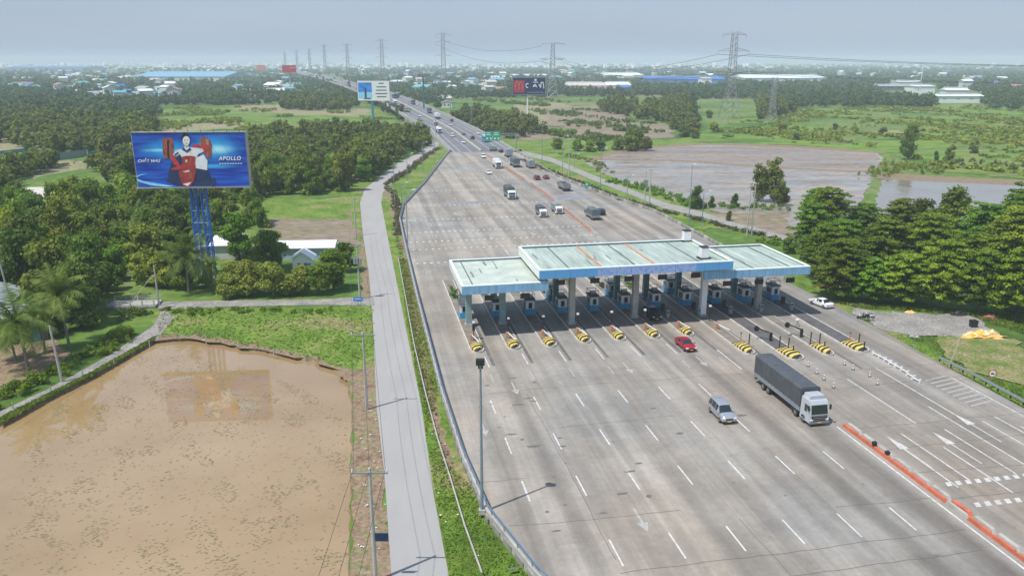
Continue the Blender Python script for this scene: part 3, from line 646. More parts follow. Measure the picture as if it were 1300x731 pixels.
# exit side posts
for i,(s,d) in enumerate(((56.2,104.5),(61.2,101.8),(66.8,102.6),(72.6,101.4))):
    for k,(ds,dd,h,m_) in enumerate(((-.5,.3,1.9,'gutter' if i in(0,3) else 'black'),(.45,-.6,1.9,'black'),(.3,-2.2,1.2,'black'))):
        if i==0 and k==2: continue
        x,y=W(s+ds,d+dd); b=MB().use(M[m_]).tube((0,0,0),(0,0,h),.09,n=7); b.use(M['black']).tube((0,0,h),(0,0,h+.12),.12,n=7); o=b.build('guide_post'); put(o,x,y,.2,TH)
        tag(o,'short %s post just before the striped nose of the %s island'%(('left','right','foremost')[k],ORD[7+i]),'post','posts on the exit island noses')
for i,(s,d) in enumerate(((61.3,105.5),(66.9,106.2))):
    x,y=W(s-.2,d); t=empty('toppled_arm',(x,y,.2),TH); tag(t,'black folded barrier mechanism on the %s exit island'%ORD[8+i],'barrier gate')
    MB().use(M['black']).box(0,0,.7,.35,.35,1.4).build('post',parent=t); MB().use(M['black']).tube((0,0,1.3),(-1.8,1.2,1.9),.12,n=6).build('arm',parent=t); MB().use(M['black']).tube((-1.8,1.2,1.75),(-1.8,1.35,1.75),.45,n=12).build('disc',parent=t)
x,y=W(69.2,111.8); t=empty('small_pillar',(x,y,0),TH); tag(t,'short grey concrete pillar in the lane below the right canopy','pillar'); MB().use(M['concl']).box(0,0,.5,.5,.5,1.0,taper=.8).build('shaft',parent=t); MB().use(M['white']).box(0,0,1.1,.45,.45,.2).build('cap',parent=t)
# junk and plants on the far ends of the islands are planted later
# ---- flexible bollards and white plastic barriers on the exit side
bol=None; n=0
def bollard(x,y,lab,grp):
    global bol
    if bol is None:
        bol=empty('bollard'); MB().use(M['white']).tube((0,0,.0),(0,0,.75),.1,.08,n=8).build('post',parent=bol); MB().use(M['orange']).tube((0,0,.45),(0,0,.58),.105,n=8).build('band',parent=bol); MB().use(M['black']).tube((0,0,0),(0,0,.08),.22,n=8).build('foot',parent=bol); o=bol
    else: o=copy_tree(bol)
    put(o,x,y,.004); tag(o,lab,'bollard',grp)
for k,(px,py) in enumerate(((1026,465),(1037,474),(1046,482),(1058,492),(1072,463),(1083,469),(1104,478),(1114,488),)):
    bollard(*G(px,py),'white flexible bollard, %s along the broken line between exit lanes'%ORD[k],'bollards on the exit lanes')
for k in range(9):
    px,py=[(1112,452),(1120,456),(1127,460),(1133,464),(1140,468),(1148,473),(1156,479),(1163,484),(1125,462)][k]
    if k==8: continue
    x,y=G(px,py); t=empty('traffic_barrier',(x,y,.004),TH+rad(6)); tag(t,'white plastic barrier, %s of the row beyond the last striped nose'%ORD[k],'traffic barrier','white barriers beside the last lane')
    MB().use(M['white']).box(0,0,.32,.14,1.5,.10).build('rail',parent=t); MB().use(M['white']).box(0,-.65,.3,.3,.12,.6).build('post',parent=t); MB().use(M['white']).box(0,.65,.3,.3,.12,.6).build('post',parent=t)
# ---- median barrier
mb=empty('median_barrier',(*W(55.4,77),0),TH); tag(mb,'low red and grey concrete barrier dividing the toll plaza before the station','road barrier')
k=0; d=77.
while d>30:
    L_=2.9; y=d-77-L_/2; sw=(58.9<d<61.8)
    MB().box(-.22,y,.2,.34,L_-.03,.40,taper=.85).build('red_segment' if not sw else 'grey_segment',M['orange'] if not sw else M['concl'],mb)
    MB().box(.24,y,.27,.5,L_-.03,.54,taper=.75).build('grey_segment' if not sw else 'red_segment',M['concl'] if not sw else M['orange'],mb)
    d-=2.9; k+=1
for d in (71.3,69): MB().box(-.1,d-77,.55,.4,.4,.5).build('dark_cap',M['black'],mb)
MP=[(56.0,146),(56.3,170),(57.4,197),(58.2,219),(59.2,252),(59.2,274),(58.7,294),(58.3,327),(57.2,372)]
mf=empty('median_barrier',(0,0,0),TH); tag(mf,'long red and white kerb barrier dividing the road behind the station','road barrier')
def walk(P,step):
    out=[];acc=0
    for (a,c),(e,f) in zip(P,P[1:]):
        L_=math.hypot(e-a,f-c); t=acc
        while t<L_: out.append((a+(e-a)*t/L_,c+(f-c)*t/L_,math.atan2(f-c,e-a))); t+=step
        acc=t-L_
    return out
for i,(s,d,a) in enumerate(walk(MP,4.6)):
    if 178<d<183: continue
    red=(i//2)%5!=4
    MB().box(s,d,.22,4.5,.34,.44,a).build('red_segment' if red else 'white_segment',M['kerbred'] if red else M['concl'],mf)
    MB().box(s+.9,d,.12,4.58,.22,.24,a).build('kerb_segment',M['concl'],mf)
# ---- left parapet
gl=empty('parapet_fence',(0,0,0),TH); tag(gl,'concrete parapet with blue steel rail along the left edge of the plaza','parapet')
LE=LEFT
def offs(P,k): 
    o=[]
    for i,p in enumerate(P):
        a=P[max(0,i-1)]; c=P[min(len(P)-1,i+1)]; dx,dy=c[0]-a[0],c[1]-a[1]; l=math.hypot(dx,dy); o.append((p[0]-dy/l*k,p[1]+dx/l*k))
    return o
for nm,P_,inn_,out_,h0,h1,mm in (('concrete_wall',LE,-.05,.32,-1.6,.55,M['concl']),):
    A=offs(P_,inn_);B=offs(P_,out_); b=MB()
    b.strip([(x,y,h1) for x,y in A],[(x,y,h1) for x,y in B]); b.strip([(x,y,h1) for x,y in B],[(x,y,h0) for x,y in B]); b.strip([(x,y,0.) for x,y in A],[(x,y,h1) for x,y in A])
    b.build(nm,mm,gl)
nn=walk(offs(LE,.36),2.5)
MB2=MB()
for (x,y,a) in [q for q in nn if q[1]<240]: MB2.box(x,y,-.35,1.7,.1,.9,a)
o=MB2.build('wall_panels',M['concd'],gl); o['kind']='stuff'
pp=[]
pts=walk(offs(LE,.13),2.9)[:100]
post0=None
for (x,y,a) in pts:
    if post0 is None: post0=MB().box(0,0,.8,.12,.16,.55).build('post',M['galv'],gl); o=post0
    else: o=post0.copy(); COL.objects.link(o)
    o.location=(x,y,0); o.rotation_euler.z=a
RB=mat('rail_blue_grey',(.16,.24,.36),.45,.4)
for z,r_ in ((1.08,.075),(.78,.06)): MB().path([(x,y,z) for x,y in offs(LE,.13)],r_,6).build('rail',RB if z>1 else M['galv'],gl)
# ---- right barrier behind the station and guardrail near
gr_=empty('parapet_wall',(0,0,0),TH); tag(gr_,'stained concrete block wall along the right edge of the road behind the station','parapet')
RR=[p for p in RIGHT if p[1]>=140]
for i,(s,d,a) in enumerate(walk(RR[::-1],3.0)[:100]): MB().box(s+.2,d,.38,2.75,.4,.8,a).build('block',M['concd'] if i%3 else M['concl'],gr_)
gd=empty('guardrail',(0,0,0),TH); tag(gd,'grey steel guardrail along the right edge of the near exit lane','guardrail')
GP=[(81.2,93.5),(81.4,88),(81.1,80),(80.7,70),(80.5,55),(80.5,40)]
b=MB()
for z in (.5,.62,.75): b.path([(s,d,z) for s,d in GP],.07,5)
b.build('beam',M['galv'],gd)
for (s,d,a) in walk(GP,2.2): MB().box(s+.12,d,.35,.14,.14,.8).build('post',M['black'],gd)
# hedges beside the walls, dry brown
# ================================================================ POLES
def lamp_post(px,py,h,lab,arm=(1,0),al=2.,z=0.,grp='tall lamp posts along the plaza',head='lamp',r=.1,xy=None,m_=None,double=False):
    x,y=xy if xy else G(px,py,z); t=empty('lamp_post',(x,y,z)); tag(t,lab,'lamp post',grp)
    MB().use(m_ or M['pole']).tube((0,0,0),(0,0,h),r*1.25,r*.75,n=8).build('pole',parent=t)
    MB().use(M['concl']).box(0,0,.12,.6,.6,.5).build('base',parent=t)
    if head=='flood':
        MB().use(M['black']).box(0,-.1,h+.1,.8,.5,.55).build('floodlight',parent=t); MB().use(M['black']).box(0,.35,h-.45,.45,.35,.5).build('floodlight',parent=t)
    else:
        for sg in ((1,-1) if double else (1,)):
            ax,ay=arm[0]*al*sg,arm[1]*al*sg
            MB().use(m_ or M['pole']).path([(0,0,h-.3),(ax*.5,ay*.5,h+.15),(ax,ay,h+.3)],r*.55,6).build('arm',parent=t)
            MB().use(M['white']).box(ax*1.15,ay*1.15,h+.33,.75,.4,.16,math.atan2(arm[1],arm[0])).build('lamp_head',parent=t)
    return t
lamp_post(0,0,15.5,'tall grey floodlight pole on the parapet at lower centre',head='flood',xy=(G(613,655)[0]-.1,67.3),r=.13)
MB_=MB().use(M['concl']); x,y=G(613,655)
lps=[(518,320,14,'lamp post on the left parapet bend behind the left canopy'),(518,246,13,'lamp post in the grass above the bend of the left parapet'),(501,258,12,'lamp post nearest the side road in the left verge'),(510,257,6,'short grey post in the left verge beside tall lamp posts'),(537,221,12,'lamp post in the middle of the left verge'),(552,211,12,'lamp post at the far end of the left verge')]
for a in lps: lamp_post(a[0],a[1],a[2],a[3],z=GZ if a[2]!=14 else 0.,al=1.6,grp='lamp posts on the left verge')
for a in [(688,212,17,'lamp post right of the highway nearest the green sign'),(714,224,15,'lamp post beyond the right wall, second from the far end'),(762,242,14,'lamp post right of the box trucks beside the mud field'),(796,251,7,'short pale post in the right verge'),(729,215,6,'small post left of the wet mud field'),(891,286,9,'slim pale pole in the grass strip behind the middle canopy')]:
    lamp_post(a[0],a[1],a[2],a[3],z=GZ,al=1.5,grp='lamp posts on the right verge')
lamp_post(874,289,16.5,'tall grey lamp pole in the grass strip behind the middle canopy',z=GZ,al=.5,grp='lamp posts on the right verge')
for k,i in enumerate(range(6,40,4)):
    p=Ls[i] if k%2==0 else Rs[i]; d_=(Rs[i]-Ls[i]).normalized()*(1 if k%2==0 else -1)
    lamp_post(0,0,11,'%s lamp post from the near end of the flyover parapet'%ORD[k],arm=(d_.x,d_.y),al=2.2,xy=(p.x,p.y),z=p.z+.9,grp='lamp posts on the flyover')
def util_pole(px,py,h,lab,cross=2.6,z=GZ,rz=0.,trans=False,n_=3,xy=None,solar=False,lean=0.):
    x,y=xy if xy else G(px,py,z); t=empty('utility_pole',(x,y,z),rz); tag(t,lab,'utility pole','concrete utility poles')
    if lean: t.rotation_euler.y=lean
    MB().use(M['conc']).tube((0,0,0),(0,0,h),.2,.12,n=8).build('pole',parent=t)
    if cross:
        c=MB().use(M['galv']).box(0,-.1,h-.4,cross,.12,.12).build('crossarm',parent=t)
        for k in range(n_): 
            xx=-cross/2+.1+(cross-.2)*k/(n_-1); MB().use(M['white']).tube((xx,-.1,h-.34),(xx,-.1,h-.05),.07,.05,n=6).build('insulator',parent=c)
    if trans:
        for dx in (-.5,.5,0): MB().use(M['galv']).tube((dx,-.45,h-3.6),(dx,-.45,h-2.5),.27,n=8).build('transformer',parent=t)
    if solar:
        MB().use(M['navyp']).box(.75,-.2,h-6.3,1.1,.08,.75).build('solar_panel',parent=t); MB().use(M['galv']).tube((0,0,h-6.6),(.75,-.1,h-6.3),.04,n=5).build('bracket',parent=t)
    return Vector((x,y,z+h))
UP=[util_pole(480,800,10.8,'nearest utility pole between pond and side road, with small solar panel',3.0,solar=True,xy=(-11.6,57.5)),
    util_pole(466,520,10.5,'second utility pole on the brown bank beside the pond',3.0),
    util_pole(457,380,10.5,'utility pole with transformers at the corner of the lane',2.6,trans=True),
    util_pole(452,300,10,'utility pole left of the side road near the brown field',2.4)]
wr=[]
for k in range(3):
    b=MB(); off=(-1.3,0,1.3)[k]
    for a,c in zip(UP,UP[1:]):
        pts=[]
        for j in range(9):
            t=j/8; p=a+(c-a)*t; pts.append((p.x+off,p.y-.1,p.z-.05-1.0*4*t*(1-t)*.6))
        b.path(pts,.018,4)
    b.path([(UP[0].x+off+.7,30,UP[0].z-.6),(UP[0].x+off,UP[0].y,UP[0].z-.05)],.018,4)
    o=b.build('power_line',M['wire']); tag(o,('left','middle','right')[k]+' wire strung along the utility poles of the side road','cable')
for (px,py,h,lab,cr) in ((818,264,11,'left one of the twin poles carrying a transformer in the right verge',0),(824,265,12,'right one of the twin poles carrying a transformer in the right verge',1.8),(948,300,13,'left one of the twin grey poles behind the right canopy',1.4),(954,299,13.5,'right one of the twin grey poles behind the right canopy',1.4),(722,228,15,'thick pole with small crossarm left of the wet mud field',1.2)):
    util_pole(px,py,h,lab,cr,trans=(px==818))
util_pole(79,485,8.2,'leaning thin pole in the hedge beside the pond path',0,lean=rad(-3)); util_pole(14,385,9,'thin leaning pole at the left edge under the palms',0,lean=rad(-5))
util_pole(202,388,7.5,'slim pole braced beside the small concrete bridge',0)
b=MB().path([(*G(202,388,GZ),5.5),(*G(79,485,GZ),6.3),(*G(-40,560,GZ),5.5)],.025,4); tag(b.build('power_line',M['wire']),'thin cable strung from the small bridge pole across the hedge','cable')
# lane kit standing on the exit islands: ticket machine and canopy signal boards
for i in (6,7,8,9,10):
    for k,(dd,lab) in enumerate(((119.5,'grey ticket machine in front of the booth'),(123.2,'dark cabinet beside the booth'))):
        x,y=W(ISL[i]+(.35 if k else -.2),dd); t=empty('lane_machine',(x,y,.24),TH); tag(t,'%s on the %s island from the left'%(lab,ORD[i]),'machine','machines on the toll islands')
        MB().use(M['galv'] if k==0 else M['chassis']).box(0,0,.65,.55,.5,1.3).build('cabinet',parent=t); MB().use(M['black']).box(0,-.26,1.0,.35,.04,.3).build('screen',parent=t)
for i in range(10):
    s=ISL[i]+2.84; zb=(7.3 if i<2 else 9.2 if i<7 else 7.5); x,y=W(s,116.2); t=empty('lane_signal',(x,y,zb-1.3),TH); tag(t,'dark signal board hanging over the %s toll lane from the left'%ORD[i],'lane signal','signal boards under the canopy edge')
    MB().use(M['black']).box(0,0,.45,1.5,.22,.8).build('board',parent=t); MB().use(M['galv']).tube((-.5,0,.85),(-.5,0,1.5),.04,n=5).build('hanger',parent=t); MB().use(M['galv']).tube((.5,0,.85),(.5,0,1.5),.04,n=5).build('hanger',parent=t)
# small blue sign and white pole sign at the lane corner
x,y=G(455,388,GZ); t=empty('blue_sign',(x,y,GZ)); tag(t,'small blue rectangular sign at the corner of the lane','sign')
MB().use(M['galv']).tube((0,0,0),(0,0,1.5),.05,n=6).build('post',parent=t); MB().use(M['sign_blue']).box(0,-.05,1.25,1.7,.06,.8).build('panel',parent=t); MB().use(M['white']).box(0,-.09,1.3,1.2,.02,.12).build('lettering',parent=t)
# no-entry style round sign, right verge
x,y=G(1256,495,GZ); t=empty('round_sign',(x,y,GZ)); tag(t,'round white road sign with red ring in the grass at right','road sign')
MB().use(M['galv']).tube((0,0,0),(0,0,2.3),.05,n=6).build('post',parent=t)
MB().use(M['sign_red']).tube((0,0,2.4),(0,-.05,2.4),.52,n=24).build('ring',parent=t); MB().use(M['white']).tube((0,-.055,2.4),(0,-.08,2.4),.42,n=24).build('face',parent=t)
b=MB().use(M['hair']); b.box(-.06,-.09,2.42,.32,.02,.2); b.box(.17,-.09,2.39,.12,.02,.14); b.build('truck_symbol',parent=t)
x,y=G(1206,462,GZ); t=empty('leaning_post',(x,y,GZ)); tag(t,'thin bare post leaning in the grass at right','post'); t.rotation_euler.y=rad(12); MB().use(M['conc']).tube((0,0,0),(0,0,4),.08,.06,n=6).build('pole',parent=t); MB().use(M['white']).box(0,0,.2,.35,.35,.4).build('foot',parent=t)
for k,(px,py,lab,cl) in enumerate(((705,247,'small green sign on the right wall behind the box trucks','sign_green'),)):
    x,y=G(745,243); t=empty('green_sign',(x,y,0)); tag(t,lab,'road sign'); MB().use(M['galv']).tube((0,0,0),(0,0,2.6),.06,n=6).build('post',parent=t); MB().use(M[cl]).box(0,-.08,2.3,1.6,.06,1.3).build('panel',parent=t); MB().use(M['white']).box(-.1,-.12,2.35,.5,.02,.5).build('arrow',parent=t)
# gantry
x,y=G(655,192,0); t=empty('sign_gantry',(x,y,0)); tag(t,'cantilever gantry carrying large green direction signs beside the highway','road sign')
z0=G(655,187)[1]
MB().use(M['galv']).tube((0,0,-.5),(0,0,8.6),.35,.28,n=8).build('pole',parent=t)
b=MB().use(M['galv']); b.box(-6.6,0,8.4,13.6,.3,.3); b.box(-6.6,0,7.5,13.6,.3,.3)
for i in range(10): b.tube((-.5-i*1.3,0,7.5),(-1.1-i*1.3,0,8.4),.06,n=4)
b.build('boom',parent=t)
for k,xx in enumerate((-13.0,-9.3)):
    s_=MB().use(M['sign_green']).box(xx,-.25,7.2,3.5,.1,4.6).build('sign_panel',parent=t)
    q=MB().use(M['white']); q.box(xx-.8,-.32,6.0,.7,.02,.8); q.box(xx+.9,-.32,6.0,.7,.02,.8); q.box(xx-.2,-.32,8.6,1.9,.02,.3); q.box(xx-.1,-.32,7.8,2.2,.02,.28); q.build('lettering',parent=s_)
# ================================================================ BILLBOARDS
ARTM=bpy.data.materials.new('printed_blue_poster'); ARTM.use_nodes=True
def art():
    nt=ARTM.node_tree; b=nt.nodes['Principled BSDF']; L=nt.links.new; b.inputs['Roughness'].default_value=.4
    tc=nd(nt,'ShaderNodeTexCoord').outputs['Object']; sx=nd(nt,'ShaderNodeSeparateXYZ'); L(tc,sx.inputs[0])
    def glow(cx,cz,rx,rz):
        mp=nd(nt,'ShaderNodeMapping'); mp.inputs['Location'].default_value=(-cx/rx,0,-cz/rz); mp.inputs['Scale'].default_value=(1/rx,0,1/rz); L(tc,mp.inputs[0])
        ln=nd(nt,'ShaderNodeVectorMath',operation='LENGTH'); L(mp.outputs[0],ln.inputs[0]); mr=nd(nt,'ShaderNodeMapRange'); mr.interpolation_type='SMOOTHSTEP'; mr.inputs[1].default_value=1; mr.inputs[2].default_value=0; L(ln.outputs[0] if False else ln.outputs['Value'],mr.inputs[0]); return mr.outputs[0]
    wv=nd(nt,'ShaderNodeTexNoise'); wv.inputs['Scale'].default_value=1.; mp=nd(nt,'ShaderNodeMapping'); mp.inputs['Scale'].default_value=(.12,1,1.3); mp.inputs['Rotation'].default_value=(0,rad(8),0); L(tc,mp.inputs[0]); L(mp.outputs[0],wv.inputs['Vector']); wv.inputs['Detail'].default_value=4
    r=nd(nt,'ShaderNodeValToRGB'); r.color_ramp.elements[0].position=.35; r.color_ramp.elements[0].color=(.004,.015,.30,1); r.color_ramp.elements[1].position=.75; r.color_ramp.elements[1].color=(.02,.16,.68,1); L(wv.outputs[0],r.inputs[0])
    cur=r.outputs[0]
    for (cx,cz,rx,rz,c) in ((4.6,2.2,6.5,3.2,(.04,.45,.85)),(5.2,2.0,3.8,1.2,(.45,.85,.95)),(-4.2,2.0,6.5,2.6,(.03,.38,.82)),(-5.,1.9,5.5,.45,(.3,.75,.95)),(3.5,-1.2,7,.7,(.05,.45,.85))):
        g_=glow(cx,cz,rx,rz); mx=nd(nt,'ShaderNodeMix',data_type='RGBA'); L(g_,mx.inputs[0]); L(cur,mx.inputs[6]); mx.inputs[7].default_value=(*c,1); cur=mx.outputs[2]
    L(cur,b.inputs['Base Color'])
art()
BD=152.0
xl,_=((168-650)/FPX*0,0)
def atD(px,py,D): # point above the ground at forward distance D on the ray of a pixel
    v=py-365.5; dy=FPX*CP-v*SP; t=D/dy; return Vector(((px-650)*t,D,HC-(FPX*SP+v*CP)*t))
c=(atD(168,169,BD)+atD(309,168,BD)+atD(315,236,BD)+atD(177,239,BD))/4
wB=(atD(309,168,BD)-atD(168,169,BD)).length; zt=atD(240,168,BD).z; zb=atD(245,237,BD).z; hB=zt-zb
bb=empty('billboard',(c.x,BD,GZ),rad(4)); tag(bb,'huge blue billboard showing a woman in red bodice, raised on blue trusses','billboard')
zc_=c.z-GZ
MB().use(M['concl']).box(0,1.1,zc_,wB+.1,1.9,hB+.1).build('board_box',parent=bb)
pn=MB().box(0,0,0,wB-.15,.06,hB-.2).build('poster',ARTM,bb); pn.location=(0,.1,zc_)
b=MB().use(M['galv'])
b.box(0,0.02,zc_-hB/2-.1,wB+.4,1.1,.1); b.box(0,.1,zc_+hB/2+.08,wB+.3,.3,.12)
for k in range(9): b.tube((-wB/2+1+k*(wB-2)/8,.2,zc_+hB/2),(-wB/2+1.5+k*(wB-2)/8,-1.6,zc_+hB/2+.8),.05,n=4)
b.build('frame_and_catwalk',parent=bb)
def P2(u,v): # from the enlarged crop to board coordinates
    yv=(v-75)/(610-75); x0=70+(150-70)*yv; x1=1200+(1245-1200)*yv; return ((u-x0)/(x1-x0)-.5)*wB, (.5-yv)*hB
def shape(name,pts,m,lay):
    b=MB().wallp([P2(*p) for p in pts],0.03-.02*lay,0.06-.02*lay); o=b.build(name,m,pn); o.location=(0,-.1,0); return o
def ell(cx,cy,rx,ry,n=18,t=0): return [(cx+rx*math.cos(6.283*i/n)*math.cos(t)-ry*math.sin(6.283*i/n)*math.sin(t),cy+rx*math.cos(6.283*i/n)*math.sin(t)+ry*math.sin(6.283*i/n)*math.cos(t)) for i in range(n)]
shape('dark_backdrop',[(560,280),(480,330),(460,420),(430,560),(540,600),(900,600),(850,470),(770,300),(700,240)],M['navyp'],0)
shape('plank_left',[(385,150),(400,125),(470,120),(495,180),(495,280),(450,320),(405,330),(388,260)],M['plank'],1)
shape('plank_right',[(760,120),(800,115),(855,150),(875,200),(868,320),(825,320),(790,270),(762,200)],M['plank'],1)
shape('white_cloth',[(690,330),(790,290),(830,350),(828,445),(700,420)],M['cloth'],1)
shape('hair',ell(612,130,42,48),M['hair'],1); shape('hair',ell(600,82,15,14,10),M['hair'],1)
shape('shirt',[(490,290),(510,255),(560,235),(610,225),(660,220),(740,225),(780,230),(800,255),(740,285),(720,320),(580,320),(560,285),(520,310)],M['cloth'],2)
shape('glove',[(455,310),(490,290),(520,330),(560,390),(540,410),(500,380)],M['glove'],3); shape('glove',[(470,425),(560,395),(590,410),(560,435),(480,440)],M['glove'],3)
shape('glove',[(670,200),(710,185),(780,205),(840,190),(850,225),(800,270),(780,230),(700,218)],M['glove'],3)
shape('bodice',[(580,310),(620,300),(670,300),(712,310),(705,380),(720,450),(700,540),(665,600),(610,608),(575,560),(548,480),(570,400),(585,370)],M['bodice'],4)
shape('face',ell(620,155,36,46),M['cloth'],4); shape('features',ell(607,148,7,3,8),M['hair'],5); shape('features',ell(635,146,7,3,8),M['hair'],5); shape('features',ell(624,180,9,4,8),M['glove'],5)
shape('fold',[(600,330),(612,320),(616,400),(604,430)],M['plank'],5); shape('fold',[(660,320),(676,318),(664,420),(650,440)],M['plank'],5)
shape('belt',[(572,388),(712,384),(712,398),(572,402)],M['glove'],5); shape('fold',[(560,470),(600,500),(615,560),(596,520)],M['plank'],5); shape('shine',[(585,455),(640,440),(665,452),(620,466)],M['skin'],5); shape('fold',[(650,470),(700,455),(680,520),(640,560)],M['plank'],5); shape('shine',[(612,340),(632,338),(634,362),(616,366)],M['skin'],5)
shape('neck',[(602,196),(640,196),(650,232),(596,232)],M['skin'],1); shape('collar',[(575,235),(600,222),(625,250),(655,222),(672,236),(628,268)],M['navyp'],5); shape('sleeve_fold',[(500,288),(540,262),(548,270),(512,300)],M['navyp'],5)
shape('trouser',[(715,450),(790,440),(850,520),(868,600),(760,602)],M['navyp'],1); shape('stripe',[(430,150),(445,150),(452,320),(438,322)],M['hair'],3); shape('stripe',[(812,130),(842,150),(846,240),(826,250)],M['kerbred'],2)
shape('skirt_highlight',[(590,580),(650,565),(675,560),(640,600)],M['cloth'],5)
shape('swoosh',[(140,520),(200,545),(330,570),(500,600),(440,606),(280,590),(150,550)],M['cyanp'],1); shape('swoosh',[(135,495),(180,478),(240,476),(180,487),(140,510)],M['cyanp'],1)
shape('ring_mark',ell(888,565,26,46),M['navyp'],1); 
x_,z_=P2(255,348); text_mesh('CHẤT NHƯ',.72,M['cloth'],'lettering',pn,(x_,-.16,z_),bold=.018,shear=.15)
x_,z_=P2(1052,330); text_mesh('APOLLO',1.0,M['cloth'],'lettering',pn,(x_,-.16,z_),bold=.022,shear=.2)
x_,z_=P2(1060,380); b=MB().use(M['cloth'])
for k in range(9): b.box(x_-2.0+k*.5,-.12,z_,.3,.03,.16)
b.build('tagline',parent=pn)
for sx_ in (-1.05,1.05):
    b=MB().use(M['bbblue']); H_=zc_-hB/2; 
    for dx in (-.5,.5):
        for dy in (.6,1.6): b.tube((sx_*1.1+.4+dx,dy,0),(sx_*.9+.4+dx,dy,H_+.3),.13,n=6)
    n_=8
    for k in range(n_):
        za,zb_=H_*k/n_,H_*(k+1)/n_
        for dy in (.6,1.6): b.tube((sx_+.4-.5,dy,za),(sx_+.4+.5,dy,zb_),.06,n=4); b.tube((sx_+.4-.5,dy,zb_),(sx_+.4+.5,dy,zb_),.06,n=4)
        for dx in (-.5,.5): b.tube((sx_+.4+dx,.6,za),(sx_+.4+dx,1.6,zb_),.06,n=4)
    b.build('truss_leg',parent=bb)
b=MB().use(M['bbblue'])
for k in (1,3,5,7): b.tube((-1.,.6,H_*k/8),(1.8,.6,H_*k/8),.07,n=4)
b.build('cross_braces',parent=bb)
# second billboard left of the highway
D=545.; c0=atD(453,103,D); c1=atD(495,128,D); wd=c1.x-c0.x; hh=c0.z-c1.z; cx_=(c0.x+c1.x)/2; cz_=(c0.z+c1.z)/2-GZ
t=empty('billboard',(cx_,D,GZ),rad(-4)); tag(t,'billboard with blue picture and white text panel on a teal post beside the highway','billboard')
MB().use(M['white']).box(0,.6,cz_,wd,1.2,hh).build('board_box',parent=t)
MB().use(M['tealpost']).tube((-1.5,.9,0),(-1.5,.9,cz_-hh/2+.3),.8,n=10).build('post',parent=t)
pc=MB().use(mat('printed_sky_blue',(.02,.22,.72),.5,0,.5,.3)).box(-wd*.265,-.04,cz_+hh*.18,wd*.43,.06,hh*.48).build('picture',parent=t)
MB().use(M['cyanp']).box(-wd*.265,-.04,cz_-hh*.22,wd*.43,.06,hh*.3).build('picture_lower',parent=t); MB().use(M['navyp']).box(-wd*.25,-.1,cz_-hh*.1,wd*.06,.05,hh*.5).build('figure',parent=t); MB().use(M['hair']).box(-wd*.2,-.1,cz_-hh*.39,wd*.22,.05,hh*.05).build('figure',parent=t)
b=MB().use(M['chassis'])
for k,(a_,w_) in enumerate(((.38,.16),(.2,.30),(.03,.34),(-.14,.38),(-.3,.3))):
    b.box(wd*.25,-.04,cz_+hh*a_,wd*w_,.05,hh*.045)
b.build('text_lines',parent=t)
# third billboard, black
D=530.; c0=atD(651,99,D); c1=atD(692,120,D); wd=c1.x-c0.x; hh=c0.z-c1.z; cx_=(c0.x+c1.x)/2; cz_=(c0.z+c1.z)/2-GZ
t=empty('billboard',(cx_,D,GZ)); tag(t,'black billboard with red square and white lettering on a white post','billboard')
MB().use(M['navyp']).box(0,.6,cz_,wd,1.2,hh).build('board_box',parent=t); MB().use(M['white']).tube((-.8,1.,0),(-.8,1.,cz_-hh/2+.2),.55,n=10).build('post',parent=t)
b=MB().use(M['galv'])
for dz in (-1,1): b.box(0,.2,cz_+dz*(hh/2+.1),wd+.5,.5,.2)
for dx in (-1,1): b.box(dx*(wd/2+.1),.2,cz_,.2,.5,hh+.4)
b.build('frame',parent=t)
rs=MB().use(mat('printed_crimson',(.42,.03,.05),.5)).box(-wd*.31,-.04,cz_-.03*hh,wd*.34,.06,hh*.74).build('red_square',parent=t)
def arch(cx,z0,w_,h_,th):
    b=MB().use(mat('arch_dull_gold',(.5,.22,.12),.5) if 'arch_dull_gold' not in bpy.data.materials else bpy.data.materials['arch_dull_gold']); pts=[]
    for i in range(9): a=math.pi*i/8; pts.append((cx-w_/2*math.cos(a),-.12,z0+h_*math.sin(a)))
    b.path(pts,th,5); return b
arch(-wd*.36,cz_-hh*.25,wd*.12,hh*.5,.22).build('curved_mark',parent=t); arch(-wd*.25,cz_-hh*.25,wd*.12,hh*.5,.22).build('curved_mark',parent=t)
b=MB().use(M['white']); z0=cz_
pth=[(-.03*wd,-.12,z0+.02*hh)]; cxx=-.045*wd
b.path([(cxx+1.0*math.cos(a),-.12,z0+.02*hh+1.3*math.sin(a)) for a in [rad(q) for q in range(50,320,30)]],.3,5)
b.box(.20*wd,-.1,z0+.37*hh,1.4,.05,1.3); b.box(.20*wd,-.1,z0+.23*hh,3.1,.05,.5)
b.path([(.13*wd,-.12,z0-.05*hh),(.19*wd,-.12,z0+.1*hh),(.24*wd,-.12,z0-.07*hh)],.35,5); b.path([(.15*wd,-.12,z0-.02*hh),(.22*wd,-.12,z0-.02*hh)],.25,5)
b.path([(.30*wd,-.12,z0+.12*hh),(.36*wd,-.12,z0-.1*hh),(.38*wd,-.12,z0+.22*hh),(.44*wd,-.12,z0+.2*hh),(.46*wd,-.12,z0-.14*hh)],.32,5)
b.build('lettering',parent=t); b=MB().use(M['galv']); b.box(wd*.2,-.06,z0-.38*hh,wd*.5,.05,.35); b.build('small_text_line',parent=t)
